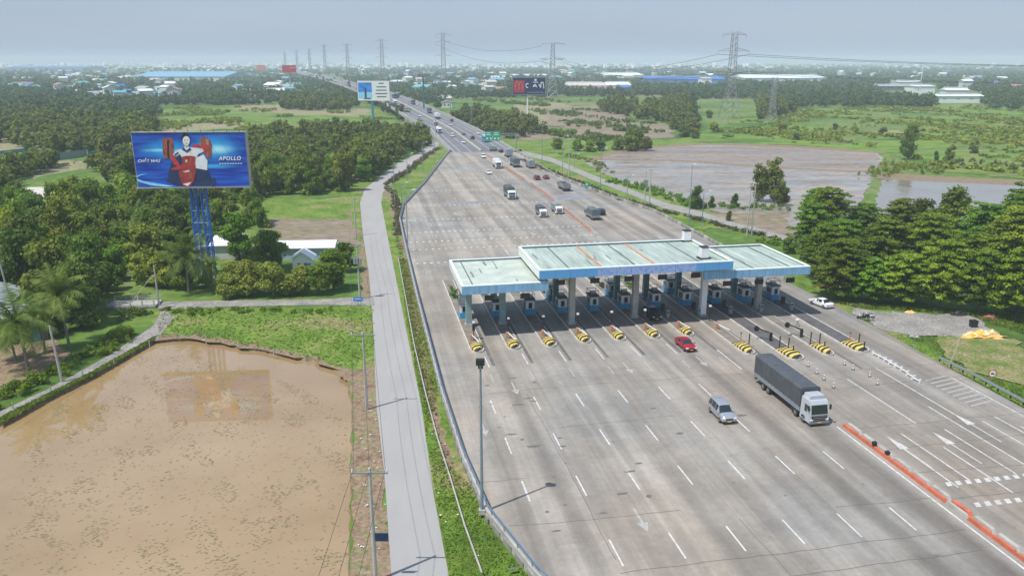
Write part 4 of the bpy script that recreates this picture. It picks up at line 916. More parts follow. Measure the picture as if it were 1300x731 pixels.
# red far board beside the flyover, and edge-on board on blue post
D=1150.; a0=atD(358,83,D); a1=atD(376,92.5,D); t=empty('billboard',((a0.x+a1.x)/2,D,0)); tag(t,'small red billboard far off beside the flyover','billboard')
cz_=(a0.z+a1.z)/2; MB().use(mat('board_red',(.40,.02,.05),.5)).box(0,0,cz_,a1.x-a0.x,1.5,a0.z-a1.z).build('board',parent=t); MB().use(mat('board_pink',(.75,.25,.2),.5)).box(5,-.9,cz_+1.5,8,.2,1.2).build('text_line',parent=t)
MB().use(M['galv']).tube((0,1,-1),(0,1,cz_),.8,n=8).build('post',parent=t)
D=640.; a0=atD(537,98,D); t=empty('billboard',(a0.x,D,GZ),rad(62)); tag(t,'billboard seen nearly edge-on, on a blue post right of the flyover','billboard')
MB().use(mat('dull_blue_post',(.04,.13,.22),.6)).tube((0,0,0),(0,0,atD(537,96,D).z),.65,n=10).build('post',parent=t); MB().use(M['galv']).box(0,0,atD(537,95,D).z,18,1.4,2.0).build('board_box',parent=t)
D=1900; a0=atD(331,84,D); t=empty('billboard',(a0.x,D,0)); tag(t,'tiny pale red billboard at the far left of the flyover','billboard')
MB().use(mat('board_faded_red',(.6,.2,.15),.5)).box(0,0,a0.z-4,20,2,12).build('board',parent=t); MB().use(M['galv']).tube((0,1,0),(0,1,a0.z),.9,n=8).build('post',parent=t)
# ================================================================ PYLONS
def pylon(x,y,h,wb,lab,arms,rz=0.,z=GZ,th=.15):
    t=empty('power_pylon',(x,y,z),rz); tag(t,lab,'pylon','lattice power pylons'); b=MB().use(M['lattice'])
    wt=wb*.34; zw=h*.38
    def half(zz): return (wb/2+(wt*.62-wb/2)*zz/zw) if zz<zw else (wt*.62+(wt*.42-wt*.62)*(zz-zw)/(h-zw))
    lv=[0,h*.13,h*.26,h*.38]+[h*(.38+.62*k/9) for k in range(1,10)]
    cn=((-1,-1),(1,-1),(1,1),(-1,1))
    for za,zb_ in zip(lv,lv[1:]):
        a,c=half(za),half(zb_)
        for k in range(4):
            p,q=cn[k],cn[(k+1)%4]
            b.tube((p[0]*a,p[1]*a,za),(p[0]*c,p[1]*c,zb_),th*1.3,n=4,cap=False)
            b.tube((p[0]*a,p[1]*a,za),(q[0]*c,q[1]*c,zb_),th*.7,n=4,cap=False); b.tube((q[0]*a,q[1]*a,za),(p[0]*c,p[1]*c,zb_),th*.7,n=4,cap=False)
            b.tube((p[0]*c,p[1]*c,zb_),(q[0]*c,q[1]*c,zb_),th*.7,n=4,cap=False)
    b.build('lattice_tower',parent=t); ends=[]
    for zz,al in arms:
        zz=h*zz; a=MB().use(M['lattice']); hw=half(zz)
        for sg in (-1,1):
            tip=(sg*al,0,zz-.2)
            for yy in (-hw,hw): a.tube((sg*hw,yy,zz),tip,th*.8,n=4,cap=False); a.tube((sg*hw,yy,zz+2.),tip,th*.6,n=4,cap=False)
        ar=a.build('crossarm',parent=t)
        for sg in (-1,1):
            MB().use(M['galv']).tube((sg*al,0,zz-.2),(sg*al,0,zz-2.6),.18,n=5).build('insulator',parent=ar)
            c_,s_=math.cos(rz),math.sin(rz); ends.append(Vector((x+sg*al*c_,y+sg*al*s_,z+zz-2.6)))
    return ends
e1=pylon(164.7,611,62,12,'nearest tall lattice pylon standing in green fields at right',((.985,9),(.80,12),(.60,12)),rz=rad(8))
D=960; q=atD(702,55,D); e2=pylon(q.x,D,q.z-GZ,13,'tall pylon with wide crossarms just right of the black billboard',((.985,14),(.72,15),(.70,12)),th=.26)
D=1250;q=atD(562,42,D); e3=pylon(q.x,D,q.z,15,'tallest distant pylon left of centre on the horizon',((.97,11),(.84,11),(.6,12)),z=0,th=.2)
prev=[]
for k,(px,py,D) in enumerate(((484,50,1500),(440,56,1900),(411,57,2300),(392,62,2700),(376,64,3100),(361,66,3500))):
    q=atD(px,py,D); pylon(q.x,D,q.z,14,'%s pylon leftwards in the row fading into the distance'%ORD[k],((.97,11),(.8,11),(.6,11)),z=0,th=.2+.04*k)
D=560;q=atD(984,98,D); pylon(q.x,D,q.z,8,'slender lattice mast in the green field right of the nearest pylon',((.97,2.5),),th=.11)
def catenary(a,c,sag,r): 
    pts=[]
    for j in range(17): t=j/16; p=a+(c-a)*t; pts.append((p.x,p.y,p.z-sag*4*t*(1-t)))
    return MB().path(pts,r,4)
for k in (2,3,4,5):
    z_=e1[k].z
    right=Vector((e1[k].x+620,e1[k].y-60,z_+2)); o=catenary(e1[k],right,10,.13).build('power_line',M['wire']); tag(o,('upper' if k<4 else 'lower')+' %s conductor running from the nearest pylon off to the right'%('front' if k%2 else 'rear'),'cable')
    o=catenary(e1[k],e2[k],11,.13).build('power_line',M['wire']); tag(o,('upper' if k<4 else 'lower')+' %s conductor from the nearest pylon to the one by the black billboard'%('right' if k%2 else 'left'),'cable')
for k in (0,2):
    o=catenary(e2[k],e3[k],12,.15).build('power_line',M['wire']); tag(o,('top' if k==0 else 'middle')+' conductor between the two tall pylons at centre','cable')
D=420;q=atD(1174,72,560); t=empty('radio_mast',(q.x,560,GZ)); tag(t,'thin white mast rising beside the white factory at right','mast'); q=atD(1172,83,800); t.location=(q.x,800,GZ); MB().use(M['white']).tube((0,0,0),(0,0,q.z+1),.45,.3,n=6).build('shaft',parent=t); MB().use(M['galv']).box(0,0,q.z*.6,2,2,.5).build('platform',parent=t)
# ================================================================ VEHICLES (front faces +y)
def wheels(t,pos,r=.34,w_=.24,rimr=.6,track=.8):
    for (y,) in [(p,) for p in pos]:
        for sg in (-1,1):
            wh=MB().use(M['tyre']).tube((-w_/2,0,0),(w_/2,0,0),r,n=14).build('wheel',parent=t); wh.location=(sg*track,y,r)
            MB().use(M['rim']).tube((sg*w_/2,0,0),(sg*(w_/2+.02),0,0),r*rimr,n=12).build('rim',parent=wh)
PROF={ # (y, zbottom, zbelt, ztop, halfwidth, halftop, flag for the interval that follows)
 'sedan':[(-2.28,.42,.80,.86,.80,.62,''),(-2.15,.28,.93,1.0,.87,.66,''),(-1.65,.25,.97,1.04,.90,.68,'r'),(-.95,.22,.98,1.42,.91,.60,'s'),(-.1,.22,.97,1.46,.91,.61,'s'),(.35,.22,.95,1.40,.91,.61,'w'),(1.1,.22,.91,.98,.90,.70,''),(1.9,.25,.80,.85,.87,.68,''),(2.25,.32,.66,.70,.78,.6,'')],
 'mpv':[(-2.36,.45,1.0,1.1,.82,.66,'r'),(-2.15,.30,1.08,1.66,.90,.66,'s'),(-1.2,.26,1.08,1.76,.915,.68,'s'),(-.1,.25,1.06,1.78,.915,.68,'s'),(.55,.25,1.04,1.68,.915,.66,'w'),(1.35,.25,1.02,1.12,.91,.72,''),(2.05,.28,.92,.98,.88,.7,''),(2.36,.36,.72,.78,.80,.62,'')],
 'suv':[(-2.35,.5,1.05,1.12,.86,.7,'r'),(-2.2,.38,1.12,1.7,.93,.72,'s'),(-1.0,.34,1.12,1.82,.94,.74,'s'),(.1,.34,1.1,1.80,.94,.74,'s'),(.5,.34,1.1,1.72,.94,.72,'w'),(1.15,.34,1.08,1.2,.93,.76,''),(2.1,.36,1.0,1.06,.91,.74,''),(2.38,.45,.8,.86,.84,.66,'')],
 'van':[(-2.6,.45,1.1,1.2,.86,.75,'r'),(-2.5,.35,1.15,1.95,.92,.78,'s'),(-1.,.3,1.15,2.05,.93,.8,'s'),(1.,.3,1.12,2.05,.93,.8,'s'),(1.5,.3,1.1,1.9,.93,.78,'w'),(2.2,.3,1.0,1.15,.9,.74,''),(2.5,.38,.8,.88,.84,.68,'')]}
def ring(p):
    y,zb,zl,zt,w_,wt,f=p; h=[(.0,zb),(w_*.85,zb),(w_,zb+.16),(w_*1.0,zb+(zl-zb)*.6),(w_*.97,zl),(wt,zt-.05),(wt*.82,zt),(0,zt+.02)]
    return [(-x,y,z) for x,z in h[::-1]]+[(x,y,z) for x,z in h[1:-1]]
def make_car(kind,pm,small=False,sport=False):
    P=PROF[kind]; t=empty('car'); body=MB().use(pm); gw=MB().use(M['glass']); gr=MB().use(M['glass']); gs=[MB().use(M['glass']),MB().use(M['glass'])]
    R_=[ring(p) for p in P]; n=len(R_[0])
    for i in range(len(P)-1):
        A,B=R_[i],R_[i+1]; f=P[i][6]
        for j in range(n):
            k=(j+1)%n; q=[A[j],A[k],B[k],B[j]][::-1]
            mx=sum(v[0] for v in q)/4; side=j in (2,11) ; top=j in (0,1,12,13)
            if f=='s' and side:
                g_=gs[0 if mx<0 else 1]; y0,y1=A[j][1],B[j][1]
                def sh(v): return (v[0],v[1]+(.05 if v[1]==y0 else -.05),v[2])
                g_.add([sh(v) for v in q],[(0,1,2,3)]); body.add([(v[0]*.985,v[1],v[2]) for v in q],[(0,1,2,3)])
            elif f=='w' and (side or top): gw.add([(v[0]*.96 if side else v[0]*.96,v[1],v[2]) for v in q],[(0,1,2,3)]); body.add([(v[0],v[1],v[2]-.03) for v in q],[(0,1,2,3)])
            elif f=='r' and (side or top): gr.add([(v[0]*.96,v[1],v[2]) for v in q],[(0,1,2,3)]); body.add([(v[0],v[1],v[2]-.03) for v in q],[(0,1,2,3)])
            else: body.add(q,[(0,1,2,3)])
    body.add(R_[0],[tuple(range(n))]); body.add(R_[-1],[tuple(range(n-1,-1,-1))])
    o=body.build('body',parent=t,smooth=False)
    for p_ in o.data.polygons: p_.use_smooth=True
    try: o.data.set_sharp_from_angle(angle=rad(38))
    except Exception: pass
    gw.build('windscreen',parent=t); gr.build('rear_window',parent=t)
    if gs[0].v: 
        for g_ in gs: g_.build('side_window',parent=t)
    yf,yr=P[-1][0],P[0][0]; zf=P[-1][3]; zr=P[0][2]
    for sg in (-1,1):
        MB().use(M['lamp']).box(sg*.66,yf-.10,zf-.03,.34,.22,.13).build('headlight',parent=t); MB().use(M['tail']).box(sg*.72,yr+.03,zr-.04,.22,.12,.18).build('tail_light',parent=t)
        MB().use(pm).box(sg*(P[3][4]+.1),P[-3][0]-.12,P[3][2]+.05,.2,.14,.13).build('mirror',parent=t)
    MB().use(M['black']).box(0,yf-.01,zf-.14,.85,.06,.16).build('grille',parent=t); MB().use(M['plate']).box(0,yf+.03,.42,.46,.02,.12).build('number_plate',parent=t)
    MB().use(M['black']).box(0,yf-.04,.36,1.45,.12,.14).build('bumper',parent=t)
    wheels(t,(yr+.86,yf-.88),.33 if kind!='suv' else .38,.22,.62,P[3][4]-.1)
    return t
def make_truck(L=11.7,Wd=2.5,H=3.75,cab='white_paint',cover='tarp',kind='tarp',axles=(-4.4,-3.1,2.1,3.9),cabh=3.0,cabl=2.1,name='truck'):
    t=empty(name); yf=L/2; yr=-L/2; cw=Wd-.05; sm=L<8; wr_=.5 if not sm else .38; fl=1.05 if not sm else .8
    b=MB().use(M['chassis']); b.box(0,-.3,fl-.22,1.0,L-1.2,.3); 
    b.build('chassis',parent=t)
    # cab : bevelled profile
    c=MB().use(M[cab]); x=cw/2; z0=.45 if not sm else .35
    prof=[(yf-cabl,z0),(yf-.06,z0),(yf,z0+.25),(yf,fl+.45),(yf-.28,cabh-.45),(yf-.5,cabh-.06),(yf-.85,cabh),(yf-cabl,cabh)]
    vs=[(-x*(.94 if z>fl+.6 else 1),y,z) for y,z in prof]+[(x*(.94 if z>fl+.6 else 1),y,z) for y,z in prof]; n=len(prof)
    c.add(vs,[tuple(range(n-1,-1,-1)),tuple(range(n,2*n))]+[(i,(i+1)%n,n+(i+1)%n,n+i) for i in range(n)]); cb=c.build('cab',parent=t)
    zw0,zw1=fl+.5,cabh-.5
    def yat(z): return yf-.28*(z-fl-.45)/(cabh-.9-fl)
    MB().use(M['glass']).add([(-x*.86,yat(zw0)+.02,zw0),(x*.86,yat(zw0)+.02,zw0),(x*.82,yat(zw1)+.02,zw1),(-x*.82,yat(zw1)+.02,zw1)],[(0,1,2,3)]).build('windscreen',parent=t)
    MB().use(M['black']).box(0,yf+.02,(z0+fl+.4)/2+.08,cw*.80,.05,(fl+.3-z0)*.80).build('grille',parent=t)
    g=MB().use(M['galv']); 
    for k in range(3): g.box(0,yf+.05,z0+.42+k*.22,cw*.66,.03,.05)
    g.build('grille_bars',parent=t)
    MB().use(M['grey_paint']).box(0,yf+.03,z0+.08,cw+.03,.22,.24).build('bumper',parent=t); MB().use(M['plate']).box(0,yf+.16,z0+.12,.5,.02,.13).build('number_plate',parent=t)
    for sg in (-1,1):
        MB().use(M['glass']).box(sg*(x*.955),yf-.95,(zw0+zw1)/2-.05,.06,.8,(zw1-zw0)*.85).build('side_window',parent=t)
        MB().use(M['lamp']).box(sg*x*.8,yf+.03,z0+.42,.36,.1,.2).build('headlight',parent=t)
        MB().use(M['black']).box(sg*(x+.18),yf-.15,zw1-.3,.14,.22,.62).build('mirror',parent=t)
        MB().use(M['tail']).box(sg*x*.8,yr-.02,fl-.1,.3,.06,.18).build('tail_light',parent=t)
        if not sm: MB().use(M['black']).box(sg*(x-.3),yf-cabl-1.6,fl-.35,.5,1.1,.55).build('fuel_tank',parent=t)
    by0=yr; by1=yf-cabl-.12; bl=by1-by0; bc=(by0+by1)/2
    if kind in ('tarp','box'):
        s_=MB().use(M['deckside']); s_.box(0,bc,fl+.28,Wd,bl,.6); s_.build('side_boards',parent=t)
        q=MB().use(M[cover]); z1=H; zz=fl+.55
        nx=7; prof=[(-Wd/2-.02,zz),(-Wd/2-.02,z1-.22),(-Wd/2+.2,z1-.04),(-.5,z1+.02),(.5,z1+.02),(Wd/2-.2,z1-.04),(Wd/2+.02,z1-.22),(Wd/2+.02,zz)] if kind=='tarp' else [(-Wd/2-.02,zz),(-Wd/2-.02,z1),(Wd/2+.02,z1),(Wd/2+.02,zz)]
        ns=max(4,int(bl/.9)) if kind=='tarp' else 1; n=len(prof); vs=[]
        for i in range(2*ns+1):
            y=by0+bl*i/(2*ns); sg=(.035 if i%2 else 0) if kind=='tarp' else 0
            for (a,z) in prof: vs.append((a*(1-sg*.6),y,z-(sg if z>zz+.1 else 0)))
        fs=[]
        for i in range(2*ns):
            for j in range(n-1): fs.append((i*n+j+1,i*n+j,(i+1)*n+j,(i+1)*n+j+1))
        q.add(vs,fs); q.add(vs[:n],[tuple(range(n-1,-1,-1))]); q.add(vs[-n:],[tuple(range(n))])
        q.build('cargo_cover' if kind=='tarp' else 'cargo_box',parent=t)
    elif kind=='flat':
        MB().use(M['deckside']).box(0,bc,fl+.1,Wd,bl,.25).build('deck',parent=t)
        s_=MB().use(M['grey_paint'])
        for sg in (-1,1): s_.box(sg*Wd/2,bc,fl+.8,.08,bl,1.2)
        s_.box(0,by0,fl+.8,Wd,.08,1.2); s_.box(0,by1,fl+.8,Wd,.08,1.2); s_.build('cargo_walls',parent=t)
    elif kind=='tank':
        q=MB().use(M['white_paint']); q.tube((0,by0+.2,fl+1.15),(0,by1-.1,fl+1.15),1.1,1.1,14); q.build('tank',parent=t)
    mb_=MB().use(M['chassis']); mb_.box(0,yr+.15,fl-.35,Wd-.2,.12,.25); mb_.build('rear_bumper',parent=t)
    wheels(t,axles,wr_,.34 if not sm else .28,.58,Wd/2-.2)
    if H>3.6 and not sm: MB().use(M[cab]).wallp([(-x*.8,cabh),(x*.8,cabh),(x*.7,cabh+.45),(-x*.7,cabh+.45)],yf-cabl+.05,yf-.8).build('roof_deflector',parent=t)
    return t
def make_bus(pm):
    t=empty('bus'); L,Wd,H=10.5,2.45,3.1
    b=MB().use(pm); pr=[(-Wd/2,.4),(-Wd/2,2.7),(-Wd/2+.3,H),(Wd/2-.3,H),(Wd/2,2.7),(Wd/2,.4)]; b.wallp(pr,-L/2,L/2); b.build('body',parent=t)
    for sg in (-1,1): MB().use(M['glass']).box(sg*(Wd/2),-.2,2.05,.05,L-1.6,.8).build('side_window',parent=t)
    MB().use(M['glass']).box(0,L/2,1.95,Wd-.25,.05,1.2).build('windscreen',parent=t); MB().use(M['glass']).box(0,-L/2,2.1,Wd-.4,.05,.8).build('rear_window',parent=t)
    MB().use(M['white_paint']).box(0,0,H+.06,1.5,L-3,.14).build('roof_hatch',parent=t)
    for sg in (-1,1): MB().use(M['lamp']).box(sg*.9,L/2+.02,.8,.35,.06,.22).build('headlight',parent=t); MB().use(M['tail']).box(sg*1.,-L/2-.02,.9,.25,.06,.3).build('tail_light',parent=t)
    wheels(t,(-3.,3.2),.48,.3,.55,Wd/2-.18); return t
AW,TO=TH,TH+math.pi
def place(o,px,py,rz,lab,cat,z=0.,grp=None,xy=None):
    x,y=xy or G(px,py,z); put(o,x,y,z+.004,rz); tag(o,lab,cat,grp); return o
place(make_car('mpv',M['silver_paint']),916,529,TO+rad(-2),'silver people carrier driving towards the viewer ahead of the big truck','car').scale=(1.05,.96,1.08)
place(make_car('sedan',M['red_paint']),870,441,TO+rad(1),'red sedan leaving the toll lanes','car')
place(make_truck(cab='cab_paint',H=4.1,L=13.8,Wd=2.55,cabh=3.15,cabl=2.2,axles=(-4.4,-3.05,3.7,5.45)),1009,505,TO,'large silver-cab truck with long dark grey tarpaulin cover passing the median','truck',xy=W(52.2,84.4))
place(make_car('suv',M['navy_paint']),822,397,TO,'dark navy pickup-like car waiting at a booth under the middle canopy','car',xy=W(47.5,120.8))
wsd=place(make_car('sedan',M['white_paint']),1042,388,TH+rad(12),'white sedan parked beside the right canopy near the trees','car',z=.0)
place(make_truck(L=8.6,H=3.6,cab='white_paint',axles=(-2.7,2.9),cabh=2.75,cabl=1.9),647,251,TO,'white-cab lorry with dark cover, alone on the wide concrete behind the left canopy','truck')
SMT=dict(L=6.2,Wd=2.05,H=2.75,cabh=2.2,cabl=1.6,axles=(-1.9,2.1))
place(make_truck(cab='white_paint',cover='tarp',**SMT),687,274,TO,'small white lorry with dark tarpaulin, left of a paler small lorry','truck')
place(make_truck(cab='white_paint',cover='tarp3',**SMT),707,270,TO,'small white lorry with pale grey cover close to the median barrier','truck')
place(make_truck(cab='grey_paint',cover='tarp2',L=7.2,Wd=2.3,H=3.0,cabh=2.3,cabl=1.8,axles=(-2.3,2.5)),752,277,AW,'grey covered lorry driving away beside a dark car','truck')
place(make_car('suv',M['navy_paint']),762,272,AW,'dark car partly hidden behind a grey covered lorry','car')
place(make_truck(cab='grey_paint',L=8.5,Wd=2.4,H=2.6,kind='flat',cabh=2.6,cabl=2.,axles=(-2.7,2.9)),716,241,AW,'grey open-bed lorry driving away along the right wall','truck')
place(make_truck(cab='grey_paint',cover='tarp3',L=7.5,Wd=2.4,H=3.3,axles=(-2.3,2.5)),673,213,AW,'grey box truck driving away nearest the right wall','truck')
place(make_car('mpv',M['maroon_paint']),681.5,228,AW,'left one of two dark red cars side by side driving away','car'); place(make_car('sedan',M['maroon_paint']),693,227,AW,'right one of two dark red cars side by side driving away','car')
place(make_truck(cab='white_paint',cover='tarp2',L=11,H=3.7),653,211,AW,'long grey covered truck driving away beside the white van','truck'); place(make_truck(cab='white_paint',cover='tarp3',L=9,H=3.7,axles=(-3,3)),645,199,AW,'pale covered truck following ahead of the long grey truck','truck')
place(make_truck(cab='white_paint',cover='white_paint',kind='box',L=8,Wd=2.4,H=3.4,axles=(-2.5,2.8)),631,213,TO,'white box lorry with white cargo box coming off the flyover','truck')
place(make_car('sedan',M['white_paint']),620.5,221,TO,'white car just left in front of the white box lorry','car'); place(make_car('mpv',M['white_paint']),613.5,200.5,TO,'white car at the seam where the flyover meets the plaza','car')
place(make_car('sedan',M['black_paint']),636,193.5,AW,'black car climbing towards the flyover behind pale trucks','car'); place(make_truck(cab='white_paint',cover='deckside',kind='box',L=6,Wd=2,H=2.5,cabh=2.1,cabl=1.5,axles=(-1.8,2.)),624,191.5,AW,'small white box lorry climbing towards the flyover','truck')
# on the deck : parameter t across, index f along the stations
protos={'sedanw':make_car('sedan',M['white_paint']),'bus':make_bus(M['blue_paint']),'tank':make_truck(L=9.5,kind='tank',cab='white_paint',axles=(-3.2,-1.9,3.)),'vanw':make_car('van',M['white_paint']),'sedand':make_car('sedan',M['grey_paint']),'big':make_truck(cab='white_paint',cover='tarp2',L=11),'bigd':make_truck(cab='maroon_paint',cover='tarp',L=10,axles=(-3.4,-2.2,3.2)),'red':make_car('mpv',M['maroon_paint']),'boxw':make_truck(cab='white_paint',cover='white_paint',kind='box',L=10,axles=(-3.2,3.2))}
used=set()
DV=[('bus',.78,4.2,'blue and white bus climbing the flyover beside the green gantry sign','bus'),('sedanw',.70,1.3,'white car on the right carriageway just below the flyover bus','car'),('sedanw',.36,3.5,'white car descending the flyover, nearest the median','car'),('vanw',.3,6.0,'white van descending the flyover beside the tanker','van'),('tank',.12,8.0,'white tanker lorry descending in the left lane of the flyover','truck'),('sedand',.56,7,'grey car climbing the flyover next to the median','car'),('red',.62,5.2,'dark red car climbing the flyover next to the median','car'),('sedanw',.86,7.2,'white car climbing the right edge of the flyover','car'),
 ('red',.30,11.2,'dark red car descending the flyover behind the tanker','car'),('sedanw',.60,10.8,'pale car climbing the middle of the flyover','car'),('vanw',.40,12.2,'white van descending the flyover beyond the tanker','van'),('boxw',.62,13.6,'white box lorry climbing the flyover','truck'),('big',.70,15.5,'long covered lorry climbing the flyover beside the far field','truck'),('bigd',.20,17.0,'dark red cab lorry descending the flyover','truck'),('sedanw',.30,14.4,'white car descending halfway up the flyover','car'),('sedand',.12,13.2,'grey car descending the outer lane of the flyover','car'),('red',.82,12.4,'dark car climbing the outer lane of the flyover','car'),('big',.30,20.2,'grey lorry near the foot of the second billboard','truck'),('sedanw',.8,18.,'white car far up the right carriageway','car'),('bigd',.66,21,'dark lorry far up the right carriageway','truck')]
def deckpt(t,f):
    i=int(f); u=f-i; a=Ls[i].lerp(Ls[i+1],u); c=Rs[i].lerp(Rs[i+1],u); p=a.lerp(c,t); d=(Ls[i+1]+Rs[i+1]-Ls[i]-Rs[i]); return p,d
random.seed(21)
for k in range(72):
    f=random.uniform(18,41); t=random.choice((.1,.24,.38,.58,.74,.9)); kd=random.choice(('sedanw','sedand','red','vanw','big','boxw','bigd','sedanw'))
    DV.append((kd,t,f,'tiny %s vehicle far along the flyover in the distant traffic'%{'sedanw':'white','sedand':'grey','red':'dark red','vanw':'white','big':'grey','boxw':'white box','bigd':'dark'}[kd],'truck' if kd in('big','boxw','bigd') else 'car'))
for kd,t,f,lab,cat in DV:
    o=protos[kd] if kd not in used else copy_tree(protos[kd]); used.add(kd)
    p,d=deckpt(t,f); hd=math.atan2(d.y,d.x)-math.pi/2+(0 if t>.47 else math.pi)
    put(o,p.x,p.y,p.z+.03,hd); tag(o,lab,cat,'vehicles far away on the flyover' if 'tiny' in lab else 'vehicles on the flyover')
# motorbikes
def make_bike(pm,rider=False):
    t=empty('motorbike'); 
    for y in (-.62,.62): 
        wq=MB().use(M['tyre']).tube((-.06,0,0),(.06,0,0),.29,n=14).build('wheel',parent=t); wq.location=(0,y,.29); MB().use(M['rim']).tube((-.07,0,0),(.07,0,0),.17,n=10).build('rim',parent=wq)
    b=MB().use(pm); b.box(0,-.35,.68,.3,.75,.22,taper=.8); b.box(0,.12,.45,.22,.5,.2); b.box(0,.45,.72,.38,.16,.55,taper=.75); b.build('bodywork',parent=t)
    MB().use(M['black']).box(0,-.3,.83,.27,.72,.1,taper=.85).build('seat',parent=t); MB().use(M['black']).tube((-.35,.4,1.02),(.35,.4,1.02),.03,n=6).build('handlebar',parent=t); MB().use(M['galv']).tube((0,.45,.95),(0,.64,.3),.05,n=6).build('fork',parent=t); MB().use(M['lamp']).box(0,.56,.95,.16,.08,.14).build('headlight',parent=t)
    return t
for k,(px,py,rz,m_,lab) in enumerate(((1093,404,1.9,'white_paint','white motorbike parked at the left of the cluster beyond the toll lanes'),(1098,405,1.6,'black_paint','black motorbike in the middle of the parked cluster'),(1103,404,1.3,'white_paint','white motorbike at the right of the parked cluster'))):
    place(make_bike(M[m_]),px,py,rz,lab,'motorbike',grp='motorbikes parked beyond the toll lanes')
rb=place(make_bike(M['black_paint']),503,226,TH+math.pi-.5,'dark motorbike with rider on the side road','motorbike',z=zr)
def skin_person(name,chain,radii,edges,m,loc,rz,parts=()):
    me=bpy.data.meshes.new(name); me.from_pydata(chain,edges,[]); o=bpy.data.objects.new(name,me); COL.objects.link(o)
    sk=o.modifiers.new('s','SKIN'); 
    for i,r in enumerate(radii): me.skin_vertices[0].data[i].radius=(r,r)
    me.skin_vertices[0].data[0].use_root=True
    sb=o.modifiers.new('b','SUBSURF'); sb.levels=1; sb.render_levels=1; me.materials.append(m); o.location=loc; o.rotation_euler.z=rz; return o
x,y=G(503,226,zr)
pj=[(0,-.25,.92),(0,-.2,1.15),(0,-.1,1.42),(0,-.08,1.55),(0,-.06,1.68),(.17,-.1,1.4),(.26,.1,1.2),(.3,.38,1.08),(-.17,-.1,1.4),(-.26,.1,1.2),(-.3,.38,1.08),(.12,-.2,.9),(.2,.22,.82),(.17,.12,.42),(.17,.2,.36),(-.12,-.2,.9),(-.2,.22,.82),(-.17,.12,.42),(-.17,.2,.36)]
rr=[.16,.15,.17,.06,.11,.07,.05,.04,.07,.05,.04,.1,.08,.055,.05,.1,.08,.055,.05]
ee=[(0,1),(1,2),(2,3),(3,4),(2,5),(5,6),(6,7),(2,8),(8,9),(9,10),(0,11),(11,12),(12,13),(13,14),(0,15),(15,16),(16,17),(17,18)]
r_=skin_person('person',pj,rr,ee,mat('dark_clothes',(.03,.035,.05),.8),(x,y,zr),TH+math.pi-.5); tag(r_,'person in dark clothes riding the motorbike on the side road','person')
h_=MB().use(M['black_paint']).tube((0,-.06,1.62),(0,-.06,1.82),.15,.1,n=10).build('helmet',parent=r_)
place(make_truck(L=7.5,Wd=2.4,kind='tank',cab='white_paint',H=3,axles=(-2.3,2.4),cabh=2.6),538,182,TH+1.1,'white tanker lorry parked where the side road meets the flyover','truck',z=zr)
# ================================================================ SMALL THINGS RIGHT SIDE
rnd=random.Random(4)
b=MB(); 
def heap(name,px,py,wx,wy,h,m_,lab,cat,seed,z=GZ):
    r=np.random.default_rng(seed); N,K=15,9; V=[];x0,y0=G(px,py,z)
    for j in range(K):
        for i in range(N):
            a=6.283*i/N; q=j/(K-1); ra=math.cos(q*1.5)*(1+.22*r.standard_normal()*(1-q)); zz=h*math.sin(q*1.5)*(1+.25*r.standard_normal()*(q<.9))*(j>0)
            V.append((wx*ra*math.cos(a),wy*ra*math.sin(a),max(0,zz)))
    F=[(j*N+i,j*N+(i+1)%N,(j+1)*N+(i+1)%N,(j+1)*N+i) for j in range(K-1) for i in range(N)]
    mb_=MB().add(V,F); o=mb_.build(name,m_); put(o,x0,y0,z,.1); tag(o,lab,cat); return o
YT=fieldmat('yellow_white_tarp',[(.40,(.75,.72,.66)),(.5,(.80,.42,.06)),(.6,(.82,.62,.16))],1.6)
heap('tarp_heap',1247,428,3.2,1.1,1.0,YT,'crumpled yellow and white plastic heap in the grass at right','tarpaulin',3)
heap('tarp_heap',1155,397,.9,.5,.35,YT,'small orange rag lying at the edge of the gravel','rag',5)
heap('rubble_heap',1258,405,1.6,.7,.7,M['brick'],'reddish heap of rubble under the trees at right','rubble',6)
heap('rubbish_heap',1217,401,1.3,.7,.9,M['black'],'black rubbish heap left of the bin under the trees','rubbish',7)
heap('rubbish_heap',1160,428,.9,.5,.35,fieldmat('grey_rubbish',[(.4,(.12,.12,.12)),(.6,(.55,.55,.55))],3),'small grey and white rubbish pile in the grass','rubbish',9)
x,y=G(1235,416,GZ); t=empty('rubbish_bin',(x,y,GZ)); tag(t,'dark upright rubbish bin beside the gravel under the trees','bin'); MB().use(M['black']).box(0,0,.62,.95,.8,1.15,taper=1.12).build('bin_body',parent=t); MB().use(M['black']).box(0,0,1.25,1.15,1.0,.12).build('lid',parent=t)
x,y=G(1045,366,0); t=empty('brick_stack',(x,y,0)); tag(t,'orange-red brick stack in the shade behind the white sedan','brick stack'); t.rotation_euler.z=.2
MB().use(M['brick']).box(0,0,.35,1.5,.8,.7).build('bricks',parent=t); MB().use(M['brick']).box(.1,0,.78,1.1,.6,.16).build('top_course',parent=t)
b=MB().use(M['white']); r=random.Random(9)
for k in range(150):
    if k<70: px,py=r.uniform(1080,1285),r.uniform(392,470)
    elif k<110: px,py=r.uniform(500,640),r.uniform(300,720)
    else: px,py=r.uniform(455,490),r.uniform(440,730)
    x,y=G(px,py,GZ); s,d=SD(x,y)
    if 9<s<82 or inpoly(*PX(x,y,GZ),[(a,c) for a,c in sl_]+[(a,c) for a,c in sr_[::-1]]): continue
    b.box(x,y,GZ+.2,r.uniform(.06,.2),r.uniform(.05,.16),.05,r.uniform(0,3))
tag(b.build('litter'),'scattered scraps of pale litter in the verges','litter','',kind='stuff')
